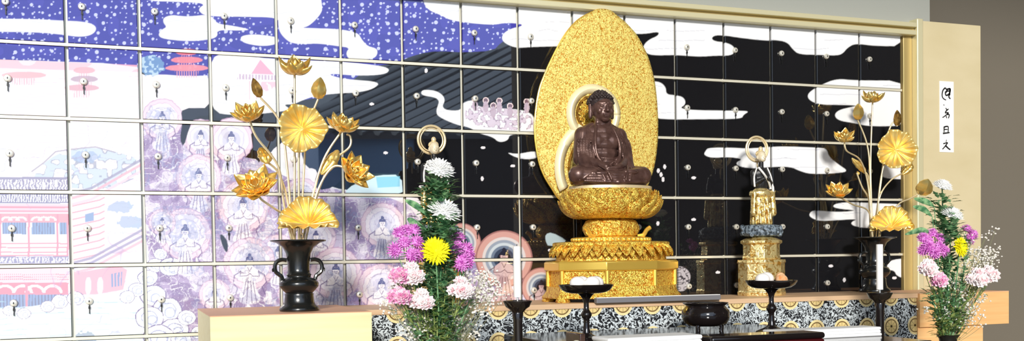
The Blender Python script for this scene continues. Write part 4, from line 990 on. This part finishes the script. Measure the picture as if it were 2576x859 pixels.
for i, (dx, dy, lab) in enumerate(((-.038,-.01,'white rice cake at the left of the throne side dish'), (.014,-.025,'white rice cake at the front of the throne side dish'), (.045,.012,'white rice cake at the right of the throne side dish'), (.0,.035,'white rice cake at the back of the throne side dish'))):
    lump('rice_cake', dL.x+dx, -1.15+dy, zD-.001, (.030,.027,.026), BUN, lab, 'rice cake', 'rice cakes on the left dish', 1.)
for i, (dx, dy, r, M, lab) in enumerate(((-.045,-.008,(.03,.028,.025),BUN,'white rice cake at the left of the right dish'), (-.008,.02,(.030,.028,.027),BUN,'white rice cake at the middle of the right dish'), (.034,-.022,(.024,.022,.022),ORANGE,'peach coloured sweet at the front of the right dish'), (.056,.018,(.021,.021,.026),ORANGE,'peach coloured sweet at the far side of the right dish'))):
    lump('rice_cake' if M is BUN else 'wrapped_sweet', dR.x+dx, -1.15+dy, zD-.001, r, M, lab, 'rice cake' if M is BUN else 'sweet', 'offerings on the right dish', 1.)
# incense burner
bx = at(1775, 800, -.85); e = empty('incense_burner', (bx.x, -.85, ZTB), 'round black incense burner on three legs on the lacquer table', 'burner')
g = G(); g.lathe([(0,.018),(.06,.018),(.088,.030),(.100,.055),(.098,.080),(.084,.096),(.080,.102),(.093,.110),(.094,.114),(.084,.115),(.070,.102),(.075,.08),(.06,.04),(0,.035)], (bx.x,-.85,ZTB), 44); g.build('bowl', LACQ, e, sharp=50)
for k in range(3):
    a = PI/2+2*PI*k/3; g = G(); g.tube([(bx.x+.055*math.cos(a), -.85+.055*math.sin(a), ZTB+.035), (bx.x+.066*math.cos(a), -.85+.066*math.sin(a), ZTB+.015), (bx.x+.062*math.cos(a), -.85+.062*math.sin(a), ZTB)], [.012,.009,.010], 10); g.build('leg', LACQ, e)
g = G(); g.lathe([(0,.098),(.066,.099),(.0,.102)], (bx.x,-.85,ZTB), 30); g.build('ash', mat('ash', (.45,.44,.42), .9), e)
# red lacquer box, folded white cloths, brown box, striker
def soft_slab(name, a, b, M, lab, cat, grp=None, bev=.012, parent=None):
    o = G().box(a, b).build(name, M, parent, bevel=bev, sharp=60)
    o.modifiers['bevel'].segments = 4
    return tag(o, lab, cat, grp)
p0, p1 = at(1752, 836, -1.52), at(2031, 832, -1.52)
rb_ = empty('lacquer_box', ((p0.x+p1.x)/2, -1.56, ZTB), 'dark red lacquered box between the two folded white cloths', 'box')
soft_slab('body', (p0.x, -1.62, ZTB), (p1.x, -1.50, p1.z-.022), LACQR, None, None, None, .012, rb_)
soft_slab('lid', (p0.x-.002, -1.622, p1.z-.022), (p1.x+.002, -1.498, p1.z), LACQ, None, None, None, .010, rb_)
q0, q1 = at(1948, 826, -1.44), at(2206, 822, -1.44)
def cloth_stack(x0, x1, y0, y1, z1, label):
    e = empty('folded_cloth', ((x0+x1)/2, (y0+y1)/2, ZTB), label, 'cloth', 'folded white cloths on the lacquer table')
    n = 3; h = (z1-ZTB)/n
    for i in range(n):
        o = G().box((x0+.003*(i%2), y0+.002*i, ZTB+i*h), (x1-.003*(i%2), y1-.002*i, ZTB+(i+1)*h)).build('fold', WHITEC, e, bevel=min(.012, h*.45)); o.modifiers['bevel'].segments = 4
cloth_stack(q0.x, q1.x, -1.47, -1.36, q1.z, 'folded white cloth at the right end of the table by the candlestick')
s0, s1 = at(1505, 842, -1.52), at(1742, 839, -1.52)
cloth_stack(s0.x, s1.x-.004, -1.60, -1.46, s1.z, 'folded white cloth left of the dark red lacquered box')
r0, r1 = at(1345, 836, -1.36), at(1443, 838, -1.36)
soft_slab('wooden_box', (max(r0.x, TX0+.005), -1.42, ZTB), (r1.x-.004, -1.30, r1.z), LACQB, 'low brown wooden box at the left corner of the table', 'box', None, .004)
kb = at(1450, 856, -1.56); e = empty('padded_striker', (kb.x, -1.56, ZTB), 'cream padded striker ball lying beside the brown box', 'striker')
G().ball((kb.x, -1.56, ZTB+.0205), .0205, 20, 14).build('head', mat('cream_felt', (.86,.83,.66), .8), e)
g = G(); g.tube([(kb.x+.015, -1.56, ZTB+.016), (kb.x+.09, -1.625, ZTB+.0065)], .006, 8); g.build('handle', LACQB, e)

# candlesticks and candles
def candlestick(x, y, zc, label, clab, h):
    e = empty('candlestick', (x, y, 0), label, 'candlestick', 'tall black candlesticks')
    g = G(); g.lathe([(0,0),(.13,0),(.135,.02),(.11,.045),(.06,.07),(.03,.10),(.024,.13),(0,.13)], (x,y,0), 40); g.build('base', LACQ, e, sharp=50)
    g = G(); g.lathe([(0,.12),(.018,.12),(.0165,.3),(.026,.33),(.026,.35),(.0165,.38),(.0165,.60),(.025,.62),(.025,.64),(.0165,.67),(.0165,zc-.07),(.020,zc-.045),(.018,zc-.04),(0,zc-.04)], (x,y,0), 28); g.build('stem', LACQ, e, sharp=50)
    g = G(); g.lathe([(0,zc-.042),(.020,zc-.042),(.030,zc-.030),(.042,zc-.022),(.047,zc-.010),(.051,zc-.004),(.051,zc),(.046,zc+.0005),(.036,zc-.008),(0,zc-.010)], (x,y,0), 40); g.build('drip_pan', LACQ, e, sharp=50)
    g = G(); g.tube([(x,y,zc-.012),(x,y,zc+.03)], [.004,.0025], 8); g.build('spike', STEEL, e)
    c_ = empty('candle', (x, y, zc+.012), clab, 'candle', 'white candles')
    g = G(); g.lathe([(.003,.012),(.0135,.012),(.0135,.012+h),(.011,.013+h),(0,.0125+h)], (x,y,zc), 24); g.build('wax', WAX, c_, sharp=50)
    g = G(); g.tube([(x,y,zc+.012+h),(x+.001,y,zc+.02+h)], .0012, 6); g.build('wick', INK, c_)
cl, cr = at(1302, 757, -1.2), at(2213, 737, -1.2)
candlestick(cl.x, -1.2, cl.z, 'tall black candlestick beside the left fresh bouquet', 'white candle on the candlestick beside the left fresh bouquet', .178)
candlestick(cr.x, -1.2, cr.z, 'tall black candlestick in front of the shaded black vase', 'white candle in front of the shaded black vase', .182)
# grey tray on the counter edge
a0, a1 = at(1500, 747, -.53), at(1812, 745, -.53)
e = empty('grey_tray', ((a0.x+a1.x)/2, -.5, ZC), 'long flat grey tray lying before the gold throne', 'tray')
G().box((a0.x, -.535, ZC), (a1.x, -.506, ZC+.022)).build('rim', GREYT, e, smooth=False, bevel=.002)
G().box((a0.x+.003, -.534, ZC+.022), (a1.x-.003, -.507, ZC+.0245)).build('liner', WHITEP, e, smooth=False)

# paper charm on the tan board
pp = [at(2363, 204, -.031), at(2399, 384, -.031)]
e = empty('paper_charm', ((pp[0].x+pp[1].x)/2, -.031, (pp[0].z+pp[1].z)/2), 'narrow white paper charm with brushed black characters on the tan board', 'paper')
G().box((pp[0].x, -.0322, pp[1].z), (pp[1].x, -.0302, pp[0].z)).build('sheet', WHITEP, e, smooth=False)
def brush(strokes):
    g = G()
    for st, w_ in strokes:
        P_ = [at(x, y, -.0328) for x, y in st]; P_ = spline([(p.x, -.0328, p.z) for p in P_], 5)
        n = len(P_); vs = []
        for i, p in enumerate(P_):
            t_ = (P_[min(i+1,n-1)]-P_[max(i-1,0)]).normalized(); s_ = Vector((-t_.z, 0, t_.x)); hw = w_*.0018*(1-.35*i/n)
            vs += [p+s_*hw, p-s_*hw]
        g.add(vs, [(2*i, 2*i+1, 2*i+3, 2*i+2) for i in range(n-1)])
    o = g.build('brushed_character', INK, e); s = o.modifiers.new('t', 'SOLIDIFY'); s.thickness = .0005; return o
brush([([(2378,221),(2372,228),(2370,240),(2373,248),(2380,252)], 2.4), ([(2378,221),(2382,228),(2380,234)], 2.2), ([(2381,226),(2390,224),(2388,236),(2380,240),(2379,231),(2389,229)], 3.0), ([(2389,236),(2387,244),(2391,249)], 2.8), ([(2390,223),(2389,240)], 3.)])
brush([([(2379,272),(2383,277),(2387,274)], 1.6), ([(2384,275),(2378,284),(2386,284),(2376,293),(2371,296)], 2.2), ([(2382,288),(2388,289),(2386,298)], 2.4), ([(2380,292),(2382,298)], 1.8), ([(2374,263),(2375,266)], 1.5)])
brush([([(2375,319),(2375,333)], 2.4), ([(2375,320),(2385,319),(2385,334)], 2.4), ([(2376,326),(2384,326)], 1.9), ([(2372,336),(2389,334)], 2.6)])
brush([([(2373,362),(2384,359)], 2.0), ([(2384,359),(2378,368),(2371,376)], 2.3), ([(2379,367),(2386,374),(2391,377)], 2.8), ([(2381,352),(2380,360)], 1.3)])

# ------------------------------------------------------------------ fresh flowers
def flower_vase(x, y, zt, label):
    e = empty('flower_vase', (x, y, 0), label, 'vase', 'dark flower vases')
    g = G(); g.lathe([(0,zt-.30),(.05,zt-.30),(.052,zt-.285),(.036,zt-.26),(.030,zt-.22),(.046,zt-.17),(.056,zt-.12),(.046,zt-.07),(.032,zt-.04),(.036,zt-.015),(.047,zt),(.044,zt+.001),(.032,zt-.018),(.028,zt-.04),(.03,zt-.1),(0,zt-.16)], (x,y,0), 36); g.build('body', BLACKV, e, sharp=60)
    g = G(); g.lathe([(.028,zt-.222),(.035,zt-.222),(.036,zt-.214),(.028,zt-.212)], (x,y,0), 36); g.build('collar', BLACKV, e)
    s = empty('vase_pedestal', (x, y, 0), 'small plain wooden pedestal below '+label.split(' ', 1)[1] if False else 'plain wooden pedestal carrying the '+label, 'pedestal', 'vase pedestals')
    G().box((x-.10, y-.10, zt-.325), (x+.10, y+.10, zt-.30)).build('top', WOODC, s, smooth=False, bevel=.003)
    G().box((x-.07, y-.07, 0), (x+.07, y+.07, zt-.325)).build('body', WOODC, s, smooth=False, bevel=.003)
def mum_head(g, c, ax, R, n=26, layers=6, flat=.6, wid=.16):
    Mx = frame(ax); up = Mx @ Vector((0,0,1)); c = Vector(c)
    g.ball(c+up*R*.16*flat, (R*.62, R*.62, R*.36*flat), 12, 8, Mx)
    for l in range(layers):
        f = l/(layers-1)
        nn = max(5, int(n*(1-.75*f)))
        for k in range(nn):
            a = 2*PI*(k+.5*(l%2)+.21*l)/nn; d = Mx @ Vector((math.cos(a), math.sin(a), 0))
            petal(g, c+up*R*.35*f*flat, d, up, R*(1-.42*f)*(1+.08*math.sin(k*3.1+l)), R*wid*1.25, .0+1.15*f*flat, .35+1.4*f*flat+.15*math.sin(k*2.3+l), n=4, cup=.22)
def leaf(g, p, d, up, L, wd):
    """lobed leaf"""
    d, up = Vector(d).normalized(), Vector(up).normalized(); s = d.cross(up)
    if s.length < 1e-3: s = d.orthogonal()
    s.normalize(); up = s.cross(d)
    P_ = Vector(p); c = lambda a, b, h: P_+d*L*a+s*wd*b+up*L*h
    vs = [c(0,0,0), c(.3,.42,.04), c(.42,.24,.02), c(.62,.46,.02), c(.72,.2,-.02), c(1,0,-.10), c(.72,-.2,-.02), c(.62,-.46,.02), c(.42,-.24,.02), c(.3,-.42,.04), c(.5,0,-.03)]
    g.add(vs, [(0,1,2,10), (10,2,3,4), (10,4,5), (10,5,6), (10,6,7,8), (10,8,9,0)])
def foliage(pts, n, L, wd, rr, spread=.8):
    g = G(); pts = [Vector(p) for p in pts]
    for i in range(n):
        t_ = rr.random()*(len(pts)-1); k = min(int(t_), len(pts)-2); p = pts[k].lerp(pts[k+1], t_-k)
        a = rr.uniform(0, 2*PI); el = rr.uniform(-.2, .9)
        d = Vector((math.cos(a)*math.cos(el), math.sin(a)*math.cos(el), math.sin(el)))
        r = rr.uniform(0, spread)
        leaf(g, p+d*r*L*.9, d, (0,0,1), L*rr.uniform(.6,1.1), wd*rr.uniform(.7,1.2))
    return g
def cut_flower(name, label, cat, grp, root, head, ax, R, M, seed, nleaf=60, leafL=.04, leafspan=(.3,.95), headfn=None, hn='flower_head', GM=None, st=.0028, **kw):
    rr = random.Random(seed)
    e = empty(name, root, label, cat, grp)
    g = G(); (headfn or mum_head)(g, head, ax, R, **kw); solid(g.build(hn, M, e), .0009)
    mid = (Vector(root)*.45+Vector(head)*.55)+Vector((rr.uniform(-.01,.01), rr.uniform(-.01,.01), 0))
    pts = spline([root, mid, head], 10); g = G(); g.tube(pts, st, 7); g.build('stem', GM or GRN, e)
    if nleaf:
        a, b = leafspan; sub = pts[int(a*(len(pts)-1)):max(int(b*(len(pts)-1)), int(a*(len(pts)-1))+2)]
        g = foliage(sub, nleaf, leafL, leafL*.85, rr, 1.25); g.build('foliage', GM or GRN, e, smooth=False)['kind'] = 'stuff'
    return e
def spray_flower(name, label, cat, grp, root, cen, pts, R, M, seed, headfn=None, GM=None, nleaf=30, **kw):
    """several heads on one branching stem"""
    rr = random.Random(seed); e = empty(name, root, label, cat, grp); g = G(); fork = Vector(root)*.35+Vector(cen)*.65
    g.tube(spline([root, (Vector(root)+fork)/2, fork], 6), .0026, 6)
    for p in pts:
        p = Vector(p); d = (p-Vector(cen)); d = d+Vector((0,-.06,.03)); 
        g.tube(spline([fork, (fork+p)/2+Vector((0,0,-.01)), p], 4), .0015, 5)
        h = G(); (headfn or mum_head)(h, p, d, R*rr.uniform(.85,1.12), **kw); solid(h.build('flower_head', M, e), .0008)
    g.build('stem', GM or GRN, e)
    if nleaf: foliage([fork, cen], nleaf, .03, .024, rr, 1.2).build('foliage', GM or GRN, e, smooth=False)['kind'] = 'stuff'
    return e
def carnation(g, c, ax, R, n=10, layers=4):
    Mx = frame(ax); up = Mx @ Vector((0,0,1)); c = Vector(c)
    for l in range(layers):
        f = l/(layers-1); nn = max(5, int(n*(1-.5*f)))
        for k in range(nn):
            a = 2*PI*(k+.37*l)/nn; d = Mx @ Vector((math.cos(a), math.sin(a), 0))
            petal(g, c+up*R*.12*l, d, up, R*1.15*(1-.3*f), R*.8, .1+.9*f, .6+1.0*f+.3*math.sin(k*2.1), n=4, cup=.35*math.sin(k*1.7+l))
def gyps(label, root, cen, ext, n, seed, M=GYP, rad=.0044, twigs=44):
    rr = random.Random(seed); e = empty('gypsophila_spray', root, label, 'filler flowers', 'gypsophila sprays')
    tips = [Vector(cen)+Vector((rr.gauss(0,.45)*ext[0], rr.gauss(0,.45)*ext[1], rr.gauss(0,.45)*ext[2])) for _ in range(twigs)]
    g = G()
    for p in tips: g.tube(spline([root, Vector(root).lerp(p, .6)+Vector((rr.gauss(0,.01),rr.gauss(0,.01),.0)), p], 4), .0008, 4)
    g.build('twigs', TWIG, e)['kind'] = 'stuff'
    g = G()
    for i in range(n):
        p = tips[rr.randrange(len(tips))]+Vector((rr.gauss(0,.014), rr.gauss(0,.012), rr.gauss(0,.014)))
        g.ball(p, (rad*rr.uniform(.7,1.3), rad, rad*rr.uniform(.6,1.1)), 6, 4)
    g.build('blossoms', M, e)['kind'] = 'stuff'
def greenery(label, root, pts, n, L, seed, M):
    rr = random.Random(seed); e = empty('greenery_spray', root, label, 'greenery', 'greenery in the fresh bouquets')
    g = G()
    for p in pts: g.tube(spline([root, Vector(root).lerp(Vector(p), .55), p], 5), .0022, 6)
    g.build('stem', M, e)
    g = G()
    for p in pts:
        h = foliage([Vector(root).lerp(Vector(p), .25), Vector(root).lerp(Vector(p), .6), p], n, L, L*.6, rr, 1.); g.add(h.v, h.f)
    g.build('foliage', M, e, smooth=False)['kind'] = 'stuff'
def blade_leaf(label, root, pts, seed):
    P_ = spline(pts, 6); n = len(P_); g = G(); vs = []
    for i, p in enumerate(P_):
        w_ = .012*math.sin(PI*(i+.3)/(n+.2)); vs += [p+Vector((0,-.3*w_,w_)), p+Vector((0,.004,0)), p+Vector((0,.3*w_,-w_))]
    g.add(vs, [(i*3+j, i*3+j+1, i*3+j+4, i*3+j+3) for i in range(n-1) for j in range(2)])
    o = solid(g.build('blade_leaf', GRN), .001); tag(o, label, 'leaf', 'blade leaves in the fresh bouquets')
    g = G(); g.tube(spline([root, (Vector(root)+P_[0])/2, P_[0]], 5), .002, 6)
    o.location = (0,0,0); st = g.build('stalk', GRN, o)
FY = -1.2
vL, vR = Vector((1.487, FY, .865)), Vector((3.684, FY, .868))
flower_vase(vL.x, FY, vL.z, 'dark flower vase below the left fresh bouquet')
flower_vase(vR.x, FY, vR.z, 'dark flower vase below the right fresh bouquet')
def fresh(side, v, D, mirror):
    F = lambda px, py, dy=0: at(px, py, FY+dy)
    rt = lambda i: (v.x+.012*math.cos(i*2.4), v.y+.012*math.sin(i*2.4), v.z-.05)
    w = side
    for i, (px, py, R, ax, which) in enumerate(D['white']):
        cut_flower('white_chrysanthemum', f'{which} white chrysanthemum of the {w} fresh bouquet', 'flower', 'white chrysanthemums', rt(i), F(px, py, D['dy'][i]), ax, R, WHP, 40+i, nleaf=D['wl'][i], leafL=.042, leafspan=D['span'][i], flat=.75, n=28, layers=8, wid=.2)
    px, py, R, ax = D['yellow']
    cut_flower('yellow_chrysanthemum', f'bright yellow chrysanthemum in the {w} fresh bouquet', 'flower', 'yellow chrysanthemums', rt(3), F(px, py, -.07), ax, R, YEP, 50, nleaf=26, leafL=.035, leafspan=(.4,.85), flat=.32, n=24, layers=6, wid=.2)
    for i, (cx, cy, pts, lab) in enumerate(D['purple']):
        spray_flower('purple_chrysanthemum_spray', f'{lab} of the {w} fresh bouquet', 'flower', 'purple chrysanthemum sprays', rt(4+i), F(cx, cy+10, -.0), [F(a, b, c) for a, b, c in pts], .030, PUP, 60+i, n=16, layers=5, flat=.95, wid=.2)
    for i, (px, py, R, M, lab) in enumerate(D['pink']):
        pts = [F(px+dx*R, py+dy*R*.75, -.05-.02*(k%2)) for k, (dx, dy) in enumerate(((-.55,.2),(.5,.25),(0,-.5),(.1,.35)))]
        spray_flower('pink_carnation_spray', f'{lab} of the {w} fresh bouquet', 'flower', 'pink carnations', rt(7+i), F(px, py+6, 0), pts, D['pr'], M, 80+i, headfn=carnation, GM=GRY, nleaf=14)
    for i, (cx, cy, ex, n, lab) in enumerate(D['gyp']):
        gyps(f'{lab} of the {w} fresh bouquet', rt(11+i), F(cx, cy, .02), ex, n, 100+i+(50 if mirror else 0))
    for i, (pts, n, L, M, lab) in enumerate(D['green']):
        greenery(f'{lab} of the {w} fresh bouquet', rt(14+i), [F(a, b, c) for a, b, c in pts], n, L, 120+i, M)
    for i, (pts, lab) in enumerate(D['blade']):
        blade_leaf(f'{lab} of the {w} fresh bouquet', rt(16+i), [F(a, b, c) for a, b, c in pts], 5)
fresh('left', vL, dict(
  white=[(1104,432,.056,(.1,-.6,1),'upper'), (1116,538,.062,(.16,-.6,1),'lower')], dy=(0,-.03), wl=(330,300), span=((.70,.97),(.62,.96)),
  yellow=(1096,632,.052,(-.1,-1,.15)),
  purple=[(1025,620,[(1005,588,-.02),(1040,582,0),(1018,612,-.04),(995,630,-.02),(1048,610,-.03),(1035,642,-.05),(1052,640,-.02),(1022,585,0)],'purple chrysanthemum spray at the outer side'), (1160,630,[(1152,600,0),(1150,625,-.03),(1172,628,0),(1165,652,-.03),(1178,640,0),(1160,664,-.04),(1175,660,-.02)],'purple chrysanthemum spray at the inner side')],
  pink=[(1034,690,32,PKP,'upper pale pink carnation spray'), (1060,756,30,PKP,'lowest pale pink carnation spray'), (1158,726,32,PKP,'pale pink carnation spray beneath the inner purple spray'), (1004,745,22,PKD,'deep pink carnation spray'), (1002,694,14,PKD,'small deep pink carnation spray')], pr=.026,
  gyp=[(1215,725,(.075,.03,.085),360,'gypsophila spray at the inner side'), (1100,835,(.15,.04,.10),700,'low white gypsophila spray'), (1010,735,(.06,.03,.08),160,'gypsophila spray at the outer side')],
  green=[([(1050,780,-.02),(1100,700,-.02),(1150,780,-.03),(1090,760,-.06),(1120,740,-.04),(1070,820,-.04),(1130,830,-.05),(1100,800,-.07)],46,.034,GRY,'yellow green filler foliage'), ([(1090,610,.02),(1060,590,.02),(1130,600,.02),(1100,680,-.01),(1085,720,-.02),(1120,660,0),(1180,760,0),(1020,790,0)],46,.04,GRN,'dark green filler foliage'), ([(1072,470,.02),(1076,530,.02),(1066,560,.03),(1082,590,.0),(1090,490,.02),(1100,570,-.02),(1130,600,.01)],90,.044,GRN,'tall green foliage between the white chrysanthemums')],
  blade=[([(1075,540,0),(1050,520,0),(1020,505,0)],'long blade leaf above the purple spray'), ([(1070,575,0),(1040,560,0),(1025,552,0)],'short blade leaf near the yellow flower')]), False)
fresh('right', vR, dict(
  white=[(2370,472,.042,(.05,-.5,1),'upper'), (2393,545,.050,(.1,-.45,1),'lower')], dy=(0,-.03), wl=(110,150), span=((.66,.98),(.56,.97)),
  yellow=(2414,622,.046,(.2,-.95,.15)),
  purple=[(2345,612,[(2322,600,-.02),(2345,590,0),(2362,600,-.02),(2335,622,-.04),(2362,622,-.04),(2322,630,-.02),(2350,636,-.05),(2372,632,-.03),(2332,608,0)],'purple chrysanthemum spray at the outer side'), (2438,592,[(2430,580,.05),(2445,592,.05),(2436,604,.05)],'small shaded purple chrysanthemum spray')],
  pink=[(2334,676,18,PKP,'pale pink carnation spray under the purple spray'), (2362,706,13,PKD,'small pink carnation spray'), (2458,700,26,PKP,'large pale pink carnation spray'), (2486,690,20,PKP,'outermost pale pink carnation spray')], pr=.028,
  gyp=[(2470,650,(.09,.03,.10),330,'gypsophila spray at the wall side'), (2390,770,(.13,.04,.12),760,'low white gypsophila spray'), (2440,760,(.08,.03,.10),200,'gypsophila spray over the wooden stand')],
  green=[([(2360,760,-.02),(2390,720,-.02),(2420,760,-.03),(2370,800,-.06),(2400,790,-.04),(2350,780,0),(2430,790,-.02)],46,.036,GRY,'yellow green filler foliage'), ([(2370,620,.02),(2350,660,.02),(2385,650,.0),(2400,690,-.01),(2360,720,-.02),(2420,700,0),(2340,740,0),(2375,560,0)],46,.042,GRN,'dark green filler foliage')],
  blade=[([(2345,545,0),(2325,528,0),(2298,520,0)],'long blade leaf crossing the cream post'), ([(2350,520,0),(2330,508,0),(2300,500,0)],'upper blade leaf'), ([(2340,585,0),(2315,580,0),(2278,590,0)],'lowest blade leaf')]), True)

# ------------------------------------------------------------------ light
wd = bpy.data.worlds.new('sky'); sc.world = wd; wd.use_nodes = True
bg = wd.node_tree.nodes['Background']; bg.inputs[0].default_value = (.62,.78,1.0,1); bg.inputs[1].default_value = 1.3
sun = bpy.data.lights.new('sun', 'SUN'); sun.energy = 3.0; sun.angle = math.radians(7); sun.color = (1., .95, .86)
so = bpy.data.objects.new('sun', sun); COL.objects.link(so)
dirv = Vector((.36, 1, -.36)); so.rotation_euler = dirv.to_track_quat('-Z', 'Y').to_euler(); so.location = (0, -9, 6)
vs_ = sc.view_settings; vs_.view_transform = 'Standard'; vs_.look = 'None'; vs_.gamma = 1; vs_.exposure = .25; vs_.use_curve_mapping = False
